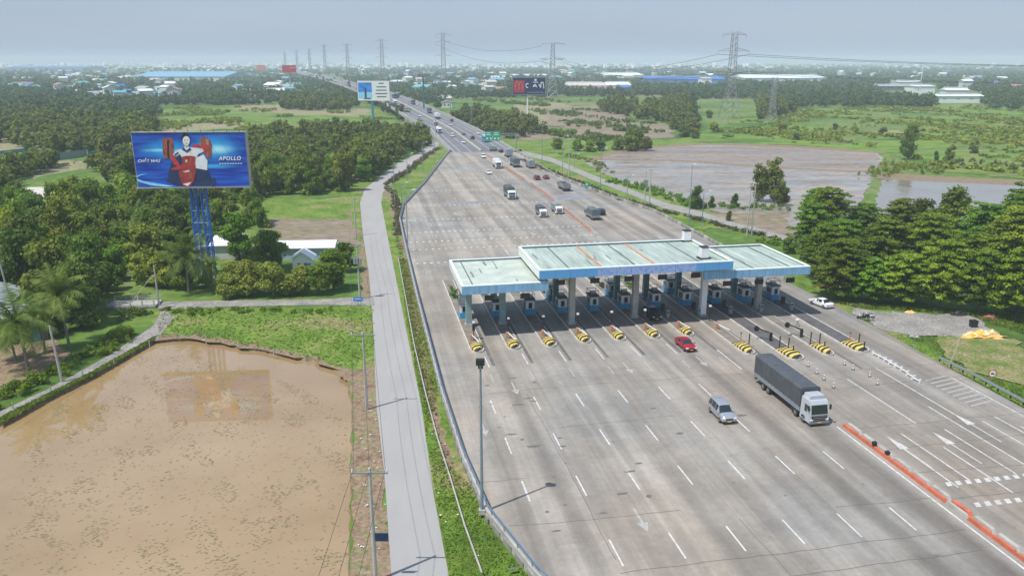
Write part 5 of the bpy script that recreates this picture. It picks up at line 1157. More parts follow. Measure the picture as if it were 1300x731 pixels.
# ================================================================ LEFT : house, bridge, fence posts
MR=mat('zinc_roof',(.42,.46,.48),.4,.3,.25,.4,detail=5); WR=mat('white_roof',(.72,.75,.78),.45,0,.1,.5); WL=mat('house_wall',(.5,.52,.5),.8,0,.15,.5)
def gable(x,y,w_,l_,h,rh,rz,roofm,wallm,name='house',lab='',cat='house',grp=None,over=.5,mono=False,windows=2,z=GZ,parts=True):
    t=empty(name,(x,y,z),rz); tag(t,lab,cat,grp)
    MB().use(wallm).box(0,0,h/2,w_,l_,h).build('wall',parent=t)
    b=MB().use(roofm); a=w_/2+over; l=l_/2+over
    if mono: b.add([(-a,-l,h+.1),(a,-l,h+rh),(a,l,h+rh),(-a,l,h+.1),(-a,-l,h-.08),(a,-l,h+rh-.18),(a,l,h+rh-.18),(-a,l,h-.08)],[(0,1,2,3),(7,6,5,4),(0,4,5,1),(1,5,6,2),(2,6,7,3),(3,7,4,0)])
    else:
        z0=h-.1; 
        for sg in (-1,1):
            v=[(sg*a,-l,z0),(0,-l,z0+rh),(0,l,z0+rh),(sg*a,l,z0)]; v2=[(p[0],p[1],p[2]+.15) for p in v]; b.add(v+v2,[(0,1,2,3),(7,6,5,4),(0,4,5,1),(2,6,7,3),(0,3,7,4),(1,5,6,2)])
        g_=MB().use(wallm)
        for sg in (-1,1): g_.add([(-w_/2,sg*(l_/2-.02),h),(w_/2,sg*(l_/2-.02),h),(0,sg*(l_/2-.02),h+rh-.15)],[(0,1,2)])
        g_.build('gable',parent=t)
    b.build('roof',parent=t)
    if parts:
        for k in range(windows):
            xx=-w_/2+w_*(k+1)/(windows+1); MB().use(M['glass']).box(xx,-l_/2-.02,h*.55,min(1.4,w_*.12),.06,h*.3).build('window',parent=t)
        MB().use(M['booth_blue']).box(w_*.33,-l_/2-.02,h*.36,1.,.06,h*.68).build('door',parent=t)
    return t
x,y=G(292,322,GZ); gable(x,y,11,5,3.2,1.1,rad(90+6),WR,WL,lab='long low house with white metal roof behind the billboard trusses')
x,y=G(310,314,GZ); 
x,y=G(392,326,GZ); gable(x,y,6,12,2.8,1.0,rad(-86),WR,mat('pale_blue_wall',(.38,.47,.52),.8),lab='low house with white roof strip left of the bright green tree')
x,y=G(386,342,GZ); gable(x,y,4,3.5,2.6,1.7,rad(5),WR,M['white'],name='gate_house',lab='little white gabled gate house among the lane trees',cat='small house')
x,y=G(22,428,GZ); gable(x,y,9,8,3.0,1.6,rad(28),MR,mat('dark_board',(.10,.10,.09),.9),lab='shabby house with zinc roof under the palms at the left edge',windows=1)
x,y=G(-8,400,GZ); gable(x,y,8,9,3.2,1.5,rad(15),MR,WL,lab='grey-roofed house cut by the left picture edge',windows=1)
# bridge on the lane
x,y=G(171,388,GZ); t=empty('small_bridge',(x,y,GZ),rad(4)); tag(t,'small grey concrete bridge with white railings over the ditch','bridge')
MB().use(M['concl']).box(0,0,.35,8.6,3.6,.35).build('deck',parent=t); b=MB().use(M['concd']); b.wallp([(-4.2,-1.1),(-4.2,.15),(4.2,.15),(4.2,-1.1),(2.2,-1.1),(1.6,-.4),(-.8,-.4),(-1.4,-1.1)],-1.7,-1.4); b.box(-3.4,.5,-.5,1.4,3.3,1.3); b.box(3.4,.5,-.5,1.4,3.3,1.3); b.build('abutment',parent=t)
for yy in (-1.7,1.7):
    f=MB().use(M['concl'])
    for k in range(5): f.box(-4.1+k*2.05,yy,1.0,.18,.16,1.0)
    for zz in (.85,1.15,1.42): f.tube((-4.1,yy,zz),(4.1,yy,zz),.045,n=5)
    f.build('railing',parent=t)
b=MB().use(M['conc']).tube((*G(160,397,GZ),0),(*G(199,388,GZ),5.2),.05,n=5); tag(b.build('brace_pole'),'slanting pole leaning from the small bridge to its slim pole','pole')
# wall far left
tw=mat('grey_teal_fence',(.20,.27,.28),.8,0,.1,.05)
for pts,h,lab,m_ in (([(-60,222),(0,214),(60,205),(112,199)],3.2,'long grey sheet fence beyond the left wood',tw),([(112,200),(150,196),(200,190)],2.6,'green net fence continuing the grey fence',mat('green_net',(.05,.22,.18),.8)),([(-60,202),(0,196),(36,192)],1.6,'low teal fence beside the dry field at the left edge',mat('teal_net',(.09,.30,.30),.8))):
    Q=[G(a,c,GZ) for a,c in pts]; t=empty('fence',(0,0,GZ)); tag(t,lab,'fence'); b=MB().use(m_)
    for (a,c),(e,f) in zip(Q,Q[1:]): L_=math.hypot(e-a,f-c); b.box((a+e)/2,(c+f)/2,h/2,L_,.15,h,math.atan2(f-c,e-a))
    b.build('sheets',parent=t)
    for (a,c) in Q: MB().use(M['conc']).box(a,c-.2,h/2,.25,.25,h+.2).build('post',parent=t)
for k,(px,py) in enumerate(((17,520),(65,498),(105,477),(145,462),(190,440),(228,431),(262,436),(303,441),(348,452),(388,460))):
    x,y=G(px,py,GZ); b=MB().use(M['conc']).tube((0,0,0),(0,0,1.0),.09,.07,n=6); o=b.build('fence_post'); put(o,x,y,GZ); tag(o,'stubby %s post from the left on the pond bank'%ORD[k],'post','stubby posts around the pond')
# verge fence/pipe
b=MB(); P_=[G(a,c,GZ) for a,c in ((506,330),(515,380),(526,440),(540,500),(556,560),(572,610),(590,670),(612,731))]
b.path([(x,y,GZ+.35) for x,y in P_],.09,6); tag(b.build('pipe',M['concl']),'thin pale pipe running down the grass verge','pipe')
# ================================================================ FAR BUILDINGS
def wm(n,c,v=.1,s=.05): 
    return bpy.data.materials.get(n) or mat(n,c,.6,0,v,s)
def hall(px0,px1,py,h,dep,roofm,wallm,lab,rise=2.5,z=GZ,py_=None):
    x0,y=G(px0,py,z); x1,_=G(px1,py,z); t=empty('factory_hall',((x0+x1)/2,y+dep/2,z)); tag(t,lab,'factory'); w_=x1-x0
    MB().use(wallm).box(0,0,h/2,w_,dep,h).build('wall',parent=t)
    nb=max(1,int(w_/60)); b=MB().use(roofm)
    b.add([(-w_/2-1,-dep/2-1,h),(w_/2+1,-dep/2-1,h),(w_/2+1,0,h+rise),(-w_/2-1,0,h+rise),(w_/2+1,dep/2+1,h),(-w_/2-1,dep/2+1,h)],[(0,1,2,3),(3,2,4,5),(0,3,5),(1,4,2)])
    b.build('roof',parent=t)
    MB().use(wm('roof_edge',(.5,.55,.6))).box(0,0,h+rise+.6,w_*.94,2.2,1.2).build('ridge_vent',parent=t)
    wd=MB().use(M['galv'])
    for k in range(int(w_/14)): wd.box(-w_/2+7+14*k,-dep/2-.1,h*.62,4,.1,h*.12)
    if wd.v: wd.build('window_band',parent=t)
    return t
RBL=wm('roof_light_blue',(.18,.38,.52)); RB2=wm('roof_deep_blue',(.04,.16,.50)); RW=wm('roof_white',(.74,.76,.77)); RG=wm('roof_grey',(.35,.37,.38)); RT=wm('roof_teal',(.12,.38,.38)); RR_=wm('roof_rust',(.38,.20,.15)); RBE=wm('roof_beige',(.58,.50,.42)); WA=wm('wall_pale',(.58,.60,.60)); WC=wm('wall_cream',(.62,.58,.48)); WB=wm('wall_blue',(.10,.25,.55)); RDB=wm('roof_dusk_blue',(.12,.20,.38))
hall(168,285,103,9,190,RBL,WA,'vast light blue roofed factory hall at upper left',rise=9)
hall(5,58,89.5,12,200,RDB,WB,'dark blue roofed hall at the far left horizon, left half of the pair',rise=7); hall(58,108,89.5,12,200,RDB,WB,'dark blue roofed hall at the far left horizon, right half of the pair',rise=6)
hall(85,112,101.5,8,40,RBE,WC,'cream flat building among the houses at upper left',rise=1.5)
hall(818,920,108,10,60,RB2,WB,'long deep blue factory left of the nearest pylon',rise=4)
hall(891,903,109.5,13,30,RW,M['white'],'white block in front of the long blue factory',rise=.6)
hall(945,1049,106,10,110,RW,wm('wall_ice',(.55,.62,.66)),'long white roofed factory right of the nearest pylon',rise=5)
hall(768,816,100.5,9,150,RW,WA,'white roofed hall above the brown sheds',rise=4)
hall(720,768,114,6,60,RBE,WC,'beige roofed shed right of the black billboard',rise=4); hall(770,800,113.5,6,50,RW,WA,'white roofed shed beside the beige one',rise=4); hall(756,782,118,5,30,RR_,WC,'rust brown roofed shed in front of the beige sheds',rise=2.5); hall(784,801,116,5,28,RB2,WB,'small deep blue shed at the end of the white sheds',rise=2.5)
hall(1118,1175,115,6,55,RG,wm('wall_shade',(.12,.15,.16)),'open grey shed of the white factory at right',rise=1.2); hall(1159,1186,121,11,25,M['white'],M['white'],'tall white block of the factory at right',rise=.8); hall(1190,1247,131,7,14,RW,M['white'],'long low white building with arched front at right',rise=1.5); hall(1200,1228,126,10,14,RW,M['white'],'upper white range of the arched building at right',rise=2.2)
hall(1140,1170,108.5,6,25,RW,WA,'white roofed range behind the factory at right',rise=2.)
hall(640,700,99,6,70,RW,WA,'long white roofed range on the horizon right of centre',rise=2) ; hall(550,620,101,5,60,RBL,WA,'pale blue roofed hall behind the edge-on billboard',rise=2)
hall(355,385,103,6,40,RBL,WA,'light blue shed below the small red billboard',rise=2)
hall(495,520,108,6,40,RW,WC,'white shed just right of the second billboard',rise=1.5); hall(556,572,131,5,18,RBE,WC,'small pale house block beyond the flyover beside trees',rise=1.5)
# houses
roofs=[('white',RW),('grey',RG),('blue',RB2),('light blue',RBL),('teal',RT),('rust red',RR_),('beige',RBE),('white',RW),('white',RW)]
hp={}
REG=[('among trees at upper left',[(15,97),(150,96),(240,110),(240,130),(130,130),(20,116)],80),('beyond the flyover at centre',[(430,92),(640,90),(690,118),(560,126),(540,118),(480,100)],60),('beyond the fields right of centre',[(690,90),(890,88),(900,100),(700,104)],52),('near the right horizon',[(1040,92),(1300,88),(1300,128),(1250,128),(1190,108),(1060,104)],34),('at the left beyond the blue roofed hall',[(20,88),(420,88),(400,99),(300,104),(290,96),(20,97)],44),('in the fields left of the flyover',[(290,118),(350,112),(420,112),(340,128)],10)]
rn=random.Random(77)
def pxin(reg):
    xs=[p[0] for p in reg]; ys=[p[1] for p in reg]
    while True:
        # even spread over the land rather than over the picture
        a,c=rn.uniform(min(xs),max(xs)),min(ys)+(max(ys)-min(ys))*rn.random()**1.25
        if inpoly(a,c,reg): return a,c
HOUSES=[]
for where,reg,n in REG:
    for k in range(n):
        a,c=pxin(reg); x,y=G(a,c,GZ)
        if any((x-u)**2+(y-v)**2<14**2 for u,v in HOUSES): continue
        HOUSES.append((x,y)); rnm,rm=rn.choice(roofs); sz=rn.choice((0,1,2)); key=(rnm,sz)
        if key not in hp:
            w_,l_,h=((9,12,3.4),(12,18,4.5),(8,10,8.5))[sz]
            o=gable(0,0,w_,l_,h,(1.8,2.4,1.5)[sz],0,rm,WA if sz!=1 else WC,windows=2); hp[key]=o
        else: o=copy_tree(hp[key])
        put(o,x,y,GZ,rn.uniform(0,math.pi)); s_=rn.uniform(1.0,1.6); o.scale=(s_,s_,s_)
        tag(o,('small','long','two-storey')[sz]+' house with %s roof %s'%(rnm,where),'house','houses '+where)
gable(*G(62,97,GZ),24,16,6,3,.3,RW,WA,lab='white roofed workshop at the upper left below the dark blue halls'); gable(*G(160,127,GZ),13,11,5,3,.3,RDB,WA,lab='blue-grey roofed villa at the edge of the upper left wood'); gable(*G(318,128,GZ),12,9,5,2.5,-.2,RR_,M['white'],lab='white villa with rust red roof left of the flyover field'); gable(*G(567,137,GZ),10,8,5,1.5,.1,RG,WC,lab='flat pale house right of the flyover beside a long white wall')
# distant town as one mass
nr=np.random.default_rng(5); V=[];F=[];MI=[]
mats_=[RW,RW,RW,WA,RG,WC,RBL,RR_,WA]
for k in range(3600):
    a=nr.uniform(-60,1360); c=79.2+nr.uniform(0,1)**1.6*9.5
    if nr.uniform()<.35: c=nr.uniform(80,86)
    if 950<a and nr.uniform()<.72: continue
    x,y=G(a,c,GZ)
    if y>10500: continue
    wx,wy,h=nr.uniform(8,30),nr.uniform(8,20),nr.uniform(5,11)*(1 if nr.uniform()<.9 else 2.6); o=len(V)
    V+=[(x-wx/2,y-wy/2,-1),(x+wx/2,y-wy/2,-1),(x+wx/2,y+wy/2,-1),(x-wx/2,y+wy/2,-1),(x-wx/2,y-wy/2,h),(x+wx/2,y-wy/2,h),(x+wx/2,y+wy/2,h+1.5),(x-wx/2,y+wy/2,h+1.5)]
    F+=[(o,o+1,o+5,o+4),(o+1,o+2,o+6,o+5),(o+2,o+3,o+7,o+6),(o+3,o,o+4,o+7),(o+4,o+5,o+6,o+7)]; m1=nr.integers(0,len(mats_)); MI+=[3,3,3,3,m1]
o=npmesh('distant_town',np.array(V),np.array(F),mats_,mi=MI); tag(o,'hazy mass of distant town buildings along the horizon','town',kind='stuff')
# ================================================================ VEGETATION
def cards(C,Nn,size,r,asp=.7,jit=.35):
    """square-ish leaf sprays at centres C with normals Nn"""
    n=len(C); Nn=Nn+jit*r.standard_normal((n,3)); Nn/=np.linalg.norm(Nn,axis=1)[:,None]+1e-9
    T=r.standard_normal((n,3)); T-= (T*Nn).sum(1)[:,None]*Nn; T/=np.linalg.norm(T,axis=1)[:,None]+1e-9; B=np.cross(Nn,T)
    s=(size*r.uniform(.6,1.35,n))[:,None]
    V=np.stack([C-T*s-B*s*asp*.25,C-T*s*.1-B*s*asp,C+T*s+B*s*asp*.2,C+T*s*.05+B*s*asp],1).reshape(-1,3)
    F=np.arange(4*n).reshape(n,4); return V,F
def blobs_cloud(bl,n,size,seed,flat=1.,up=.35,jit=.6):
    r=np.random.default_rng(seed); bl=np.array(bl,float); vol=(bl[:,3]*bl[:,4]*bl[:,5])**(2/3); idx=r.choice(len(bl),n,p=vol/vol.sum())
    D=r.standard_normal((n,3)); D/=np.linalg.norm(D,axis=1)[:,None]; rad_=r.uniform(.25,1,n)**.45
    # uneven outline
    wob=1+.22*np.sin(D[:,0]*5+idx*1.7)*np.cos(D[:,1]*6+idx)+.12*r.standard_normal(n)
    C=bl[idx,:3]+D*bl[idx,3:6]*(rad_*wob)[:,None]; Nn=D.copy(); Nn[:,2]=Nn[:,2]*flat+up
    return cards(C,Nn,size,r,jit=jit)
def crown_blobs(R,H0,H1,k,r,low=.55):
    out=[]
    for i in range(k):
        a=r.uniform(0,6.283); q=r.uniform(0,1)**.6; z=r.uniform(0,1); rr=R*(1-.55*z**1.5)*(low+ (1-low)*math.sin(min(1,z*1.6+.2)*math.pi*.5))
        br=R*r.uniform(.26,.42); out.append((math.cos(a)*q*rr*.72,math.sin(a)*q*rr*.72,H0+(H1-H0)*z*.86+br*.3,br,br,br*r.uniform(.6,.85)))
    return out
def trunk_mesh(h,r0,bl,seed,m,parent):
    r=random.Random(seed); b=MB().use(m); b.path([(0,0,-.1),(.08*h*.1,.0,h*.3),(.0,.05*h*.3,h*.62)],r0,7,r0*.6)
    for q in bl[:7]: b.path([(0,0,h*r.uniform(.3,.55)),(q[0]*.5,q[1]*.5,q[2]*.75),(q[0],q[1],q[2])],r0*.4,5,r0*.12)
    return b.build('trunk',parent=parent)
TN=0
def broad(name,R,H,leaf,n,size,seed,H0=None,k=16,tr=True):
    r=np.random.default_rng(seed); t=empty(name); H0=H*.13 if H0 is None else H0; bl=crown_blobs(R,H0,H,k,r); V,F=blobs_cloud(bl,n,size,seed+1)
    npmesh('crown',V,F,[leaf],parent=t); 
    if tr: trunk_mesh(H*.8,.16+.012*H,bl,seed,M['trunk'],t)
    return t
def layered(seed,H=13.,R=6.,n=19000):
    r=np.random.default_rng(seed); t=empty('layered_tree'); tiers=9; bl=[]
    b=MB().use(M['trunk']); b.path([(0,0,-.1),(.15,.1,H*.5),(-.1,0,H*.9)],.26,7,.08)
    for k in range(tiers):
        q=k/(tiers-1); z=H*(.20+.77*q); prof=(.74,.92,1.0,1.0,.97,.92,.82,.68,.44)[k]; nb=int(5+5*prof); a0=r.uniform(0,6.28)
        for j in range(nb):
            a=a0+6.283*j/nb+r.uniform(-.35,.35); L_=R*prof*r.uniform(.62,1.12); dz=r.uniform(-.55,.6)
            b.path([(0,0,z-.7),(math.cos(a)*L_*.8,math.sin(a)*L_*.8,z+dz)],.07,4,.02)
            for (f,w_) in ((.35,.55),(.62,.72),(.9,.6)):
                s_=(1.0+.9*prof)*w_*r.uniform(.8,1.2); aa=a+r.uniform(-.15,.15); bl.append((math.cos(aa)*L_*f,math.sin(aa)*L_*f,z+dz*f+.2-.25*f*f,s_,s_,.20+.10*s_))
    V,F=blobs_cloud(bl,n,.25,seed+3,flat=1.2,up=1.0,jit=.5); npmesh('crown',V,F,[M['leafL']],parent=t); b.build('trunk',parent=t); return t
def palm(seed,H=8.,L=3.6,nf=20):
    r=np.random.default_rng(seed); t=empty('palm_tree'); lean=r.uniform(-.8,.8,2); pts=[(lean[0]*q*q,lean[1]*q*q,H*q) for q in np.linspace(0,1,7)]; MB().use(M['palmtrunk']).path(pts,.2,8,.13).build('trunk',parent=t)
    top=np.array(pts[-1]); V=[];F=[]
    for j in range(nf):
        a=6.283*j/nf*2.4+r.uniform(-.2,.2); el=r.uniform(-.1,1.45); Lf=L*r.uniform(.85,1.1); seg=12; prev=top.copy(); d=np.array([math.cos(a)*math.cos(el),math.sin(a)*math.cos(el),math.sin(el)]); side=np.array([-math.sin(a),math.cos(a),0])
        P=[prev.copy()]
        for k in range(seg):
            d[2]-=.17*(1-.3*el/1.2); d/=np.linalg.norm(d); prev=prev+d*Lf/seg; P.append(prev.copy())
        for k in range(1,seg+1):
            for kk in (0,.5):
                p=P[k]*(1-kk)+P[k-1]*kk; ll=Lf*.26*math.sin(math.pi*min(1,(k+.5)/(seg+1.2)))**.6+.06; dd=P[k]-P[k-1]; dd/=np.linalg.norm(dd)
                for sg in (-1,1):
                    tip=p+side*sg*ll*.8+dd*ll*.45-np.array([0,0,ll*r.uniform(.25,.65)]); w_=dd*.10; o=len(V); V+=[p-w_*.7,p+w_*.7,tip+w_*.15,tip-w_*.15]; F.append((o,o+1,o+2,o+3))
        for k in range(seg):
            o=len(V); w_=side*.035; V+=[P[k]-w_,P[k]+w_,P[k+1]+w_,P[k+1]-w_]; F.append((o,o+1,o+2,o+3))
    npmesh('crown',np.array(V),np.array(F),[M['leafP']],parent=t); return t
def slim(seed,H=11.,R=2.0,n=2600,leaf='leafB'):
    r=np.random.default_rng(seed); t=empty('slim_tree'); bl=[]
    for k in range(13): z=H*(.2+.78*k/12); a=r.uniform(0,6.28); q=R*.6*r.uniform(.2,1); s=R*r.uniform(.38,.6)*(1-.3*k/12); bl.append((math.cos(a)*q,math.sin(a)*q,z,s,s,s*.9))
    V,F=blobs_cloud(bl,n,.26,seed+1); npmesh('crown',V,F,[M[leaf]],parent=t); trunk_mesh(H,.16,bl,seed,M['trunk'],t); return t
P_BROAD=[('leafA',4.2,8.5),('leafB',4.6,9.5),('leafC',3.8,7.5),('leafA',5.0,10.5),('leafB',3.6,8.),('leafC',4.4,9.0)]
bp=[broad('broadleaf_tree',R,H,M[l],5200,.28,100+i,k=19) for i,(l,R,H) in enumerate(P_BROAD)]
pp_=[palm(300+i,(6.0,7.0,5.0)[i],(4.6,4.2,3.9)[i],30) for i in range(3)]
usedp=set()
def take(o): 
    if o.name not in usedp: usedp.add(o.name); return o
    return copy_tree(o)
def plant(o,x,y,sc,lab,cat='tree',grp=None,z=GZ,rz=None,sz=None):
    o=take(o); put(o,x,y,z,rn.uniform(0,6.28) if rz is None else rz); o.scale=(sc,sc,sc if sz is None else sz); tag(o,lab,cat,grp); return o
rn=random.Random(11)
def plantp(o,px,py,sc,lab,**k): x,y=G(px,py,GZ); return plant(o,x,y,sc,lab,**k)
# --- right hand layered trees
lt=[layered(500+i,H,R) for i,(H,R) in enumerate(((12,7.0),(13.5,7.8),(11,6.4)))]
LT=[(1044,352,.9,'leftmost low layered tree touching the right canopy corner'),(1062,379,.86,'layered tree right behind the parked white sedan'),(1100,384,.80,'layered tree above the parked motorbikes'),(1148,386,.95,'bright layered tree above the middle of the gravel yard'),(1192,392,.84,'layered tree left of the black rubbish heap'),(1240,398,.9,'layered tree above the rubbish bin'),(1290,404,1.0,'layered tree at the right picture edge above the grass'),
 (1028,320,.86,'layered tree behind the canopy corner beside the twin grey poles'),(1065,333,1.0,'tall layered tree in the second row, left end'),(1120,345,1.0,'layered tree in the second row above the motorbikes'),(1175,348,.92,'layered tree in the second row, middle'),(1228,352,.9,'layered tree in the second row towards the right'),(1282,356,1.05,'layered tree in the second row at the right edge'),
 (1050,298,.98,'rear layered tree nearest the wet mud field'),(1095,300,.95,'rear layered tree left of the canal water'),(1140,308,.8,'rear layered tree before the canal water'),(1300,318,1.05,'rearmost layered tree at the right picture edge'),(1034,290,.85,'smaller rear layered tree beside the mud field corner')]
for k,(px,py,sc,lab) in enumerate(LT): plantp(lt[k%3],px,py,sc*rn.uniform(.8,.98),lab,sz=sc*rn.uniform(.76,1.16),grp='layered trees right of the toll station')
plantp(lt[0],1246,326,1.0,'rear layered tree in front of the canal at right',grp='layered trees right of the toll station'); plantp(lt[1],1290,322,1.0,'rear layered tree near the right edge before the canal',grp='layered trees right of the toll station'); plantp(bp[3],1202,306,1.3,'tall airy grey-green tree rising in front of the canal'); plantp(bp[1],1165,300,1.0,'dark rounded tree in front of the canal corner'); plantp(bp[1],1180,316,1.0,'greyish rounded tree between the layered trees and the canal'); plantp(bp[4],1215,322,.85,'dark rounded tree behind the layered trees at right'); plantp(bp[4],1000,322,.5,'dark round shrub-like tree at the end of the side path')
bu=[broad('bushy_tree',4.6,6.4,M[('leafB','leafA','leafB')[i]],3000,.38,650+i,k=20,H0=.5) for i in range(3)]
sl1=slim(601,11,3.4,3400); sl2=slim(602,8,2.9); sb=slim(603,5.5,2.2,1900,'leafB')
for px,py,sc,lab,o in ((962,257,1.05,'tall ragged tree, left of the pair beside the wet mud field',sl1),(982,257,1.2,'tall ragged tree, right of the pair beside the wet mud field',sl1),(993,262,.8,'rounder tree just right of the tall ragged pair',bp[4]),(884,266,.85,'slim dark tree beside the grey lamp pole',sl2),(903,264,.6,'small dark tree right of the slim one by the lamp pole',sb),(932,264,.72,'small rounded dark tree on the field edge behind the canopy',sb),(925,281,.5,'small dark conical tree in the brown field',sb),(1153,203,1.35,'dark upright tree standing alone at the corner of the mud field',sl1),(1205,206,.9,'dark upright tree right of the canal bend',sl2),(1188,204,.7,'small bushy tree left of the upright one by the canal',sb)):
    plantp(o,px,py,sc,lab)
for k,(px,py,sc) in enumerate(((800,192,1.15),(820,192,1.0),(785,191,.9),(707,190,.85),(733,192,.85),(749,193,.8),(762,192,.8),(768,158,.0),(868,174,.95),(882,176,.9),(905,168,.9),(1120,172,.7),(1060,165,.6),(1085,170,.6),(1235,195,.6),(900,150,.9),(992,167,.8),(1010,178,.6))):
    if sc: plantp(bu[k%3],px,py,sc,'%s rounded dark tree from the left among the scattered field trees'%('lone' if k>8 else ORD[k]),grp='scattered trees in the fields at right')
plantp(bu[0],803,190,1.55,'broad dark clump of trees in front of the wet mud field')
# lane trees, yellowish
yl=[broad('flowering_tree',4.6,5.5,M['leafY'],6500,.26,720+i,k=18,H0=1.0) for i in range(2)]
for k,(px,py,sc,lab) in enumerate(((292,378,.72,'small yellow-flowering tree at the left end of the lane row'),(318,374,1.0,'spreading yellow-flowering tree beside the lane'),(350,375,1.0,'yellow-green tree in the middle of the lane row'),(383,374,.85,'yellow-green tree left of the corner pole'),(300,366,.85,'yellow-green tree set back from the lane'),)): plantp(yl[k%2],px,py,sc,lab,grp='trees in a row along the lane')
plantp(bp[2],424,368,1.1,'bright green tree at the corner of the lane and side road'); plantp(bp[2],441,345,.85,'bright green tree behind the corner tree'); plantp(bp[0],405,374,.7,'low green tree under the corner tree')
plantp(bp[1],345,342,.9,'dark green tree between the two white roofs'); plantp(bp[1],330,332,.6,'smaller dark tree beside the long white roof')
# palms
for k,(px,py,sc,lab,o) in enumerate(((58,448,.85,'coconut palm between the big palm and the tall one',1),(20,458,.9,'coconut palm over the left end of the zinc roof',2),(36,470,1.2,'big coconut palm overhanging the zinc roof at the left edge',0),(88,440,1.2,'tall coconut palm right of the zinc roof',1),(66,424,1.1,'coconut palm behind the big one',2),(110,412,.8,'coconut palm left of the small bridge',1),(240,372,1.2,'coconut palm in front of the billboard trusses',0),(225,362,.8,'coconut palm left of the truss palm',1),(268,360,.7,'low palm under the billboard trusses',2),(180,335,.9,'palm in the wood left of the billboard',1),(160,318,.8,'pale palm crown in the middle of the wood',0),(275,255,.8,'palm beside the wood right of the billboard',2))):
    plantp(pp_[o],px,py,sc,lab,grp='coconut palms at left')
# --- wood at left
AVOID_PX=[[(200,262),(236,260),(240,276),(205,280)],[(60,318),(96,316),(100,336),(64,338)],[(270,262),(318,258),(322,280),(276,284)],[(262,292),(325,292),(325,330),(262,330)],[(365,300),(420,300),(420,348),(365,348)],[(330,250),(470,250),(470,310),(330,310)],[(20,232),(155,232),(155,268),(20,268)],[(130,372),(215,372),(215,415),(130,415)],[(236,330),(276,330),(276,372),(236,372)],[(880,126),(965,126),(965,166),(880,166)]]
WOODS=[([(-60,425),(60,405),(118,384),(128,400),(128,418),(110,432),(95,420),(60,400),(-60,440)],5.5,'between the palms and the small bridge'),
 ([(-40,392),(130,378),(275,371),(262,332),(330,338),(330,258),(156,240),(160,266),(60,272),(18,268),(18,232),(100,204),(0,222),(-60,228)],6.5,'in the dense wood left of the side road'),
 ([(120,212),(200,192),(318,190),(330,258),(160,248)],7.0,'in the wood behind the blue billboard'),
 ([(316,180),(430,168),(500,172),(548,180),(540,188),(508,203),(478,222),(455,243),(400,250),(318,252)],6.6,'in the wood between the side road and the far field'),
 ([(-40,172),(60,196),(112,198),(190,188),(200,176),(190,160),(0,150),(-60,150)],9.,'in the wood beyond the grey fence'),
 ([(355,140),(440,142),(455,133),(430,124),(365,128)],10.,'in the grove left of the second billboard'),
 ([(800,150),(850,158),(870,172),(950,158),(1000,146),(1000,134),(900,128),(830,134)],10.,'in the grove around the foot of the pylons'),
 ([(578,152),(612,168),(655,178),(682,170),(640,152),(590,146)],9.5,'in the trees right of the flyover'),
 ([(770,143),(800,150),(800,135),(760,133)],9.,'in the trees beyond the brown field')]
cand=[]
nr=np.random.default_rng(8)
for poly,sp,where in WOODS:
    zs=[G(a,c,GZ) for a,c in poly]; x0,x1=min(z[0] for z in zs),max(z[0] for z in zs); y0,y1=min(z[1] for z in zs),max(z[1] for z in zs)
    y=y0
    while y<y1:
        x=x0+nr.uniform(0,sp)
        while x<x1:
            xx,yy=x+nr.uniform(-.35,.35)*sp,y+nr.uniform(-.35,.35)*sp
            a,c=PX(xx,yy,GZ)
            if -60<a<1360 and inpoly(a,c,poly) and not any(inpoly(a,c,q) for q in AVOID_PX): cand.append((math.hypot(xx,yy),xx,yy,where,sp))
            x+=sp
        y+=sp*.9
cand.sort(); NI=255
print('wood trees',len(cand))
rest=[]
LBL={'leafA':'mid-green','leafB':'dark green','leafC':'bright green'}
for i,(dd,x,y,where,sp) in enumerate(cand):
    k=int(nr.integers(0,6)); sc=float(nr.uniform(.6,1.22))*(1 if sp<8 else 1.15)
    if i<NI and 't left' not in where and 'side road' in where and nr.uniform()<.09: plant(pp_[int(nr.integers(0,3))],x,y,float(nr.uniform(.8,1.15)),'coconut palm rising '+where,cat='tree',grp='palms in the woods'); continue
    if i<NI: plant(bp[k],x,y,sc,'%s broad-crowned tree %s'%(LBL[P_BROAD[k][0]],where),grp='trees '+where,sz=sc*float(nr.uniform(.8,1.35)))
    else: rest.append((x,y,sc,k))
def mass(name,pts,leafs,n,size,lab,seed):
    """pts: x,y,z,R,H,matindex  -> one object of many crowns"""
    r=np.random.default_rng(seed); N=len(pts); pts=np.array(pts,float)
    idx=np.repeat(np.arange(N),n); K=5
    off=r.standard_normal((N,K,3))*[.42,.42,.22]; off[:,:,2]=abs(off[:,:,2])*.9+.35; b=r.integers(0,K,len(idx)); D=r.standard_normal((len(idx),3)); D/=np.linalg.norm(D,axis=1)[:,None]
    q=off[idx,b]+D*[.48,.48,.30]*r.uniform(.5,1,len(idx))[:,None]
    R=pts[idx,3][:,None]; C=np.concatenate([pts[idx,:2]+q[:,:2]*R,(pts[idx,2]+(q[:,2])*pts[idx,4])[:,None]],1)
    Nn=D.copy(); Nn[:,2]+=.4; s=size*pts[idx,3]; V,F=cards(C,Nn,1.,r,jit=.5)
    V=V.reshape(-1,4,3); V=C[:,None,:]+(V-C[:,None,:])*s[:,None,None]; o=npmesh(name,V.reshape(-1,3),F,leafs,mi=pts[idx,5].astype(int)); tag(o,lab,'woodland',kind='stuff'); return o
mass('far_wood',[(x,y,GZ,4.6*s,8.6*s,(0,1,0,0,1,2)[k]) for x,y,s,k in rest],[M['leafA'],M['leafB'],M['leafC']],420,.16,'rest of the woods beyond the nearest trees',9)
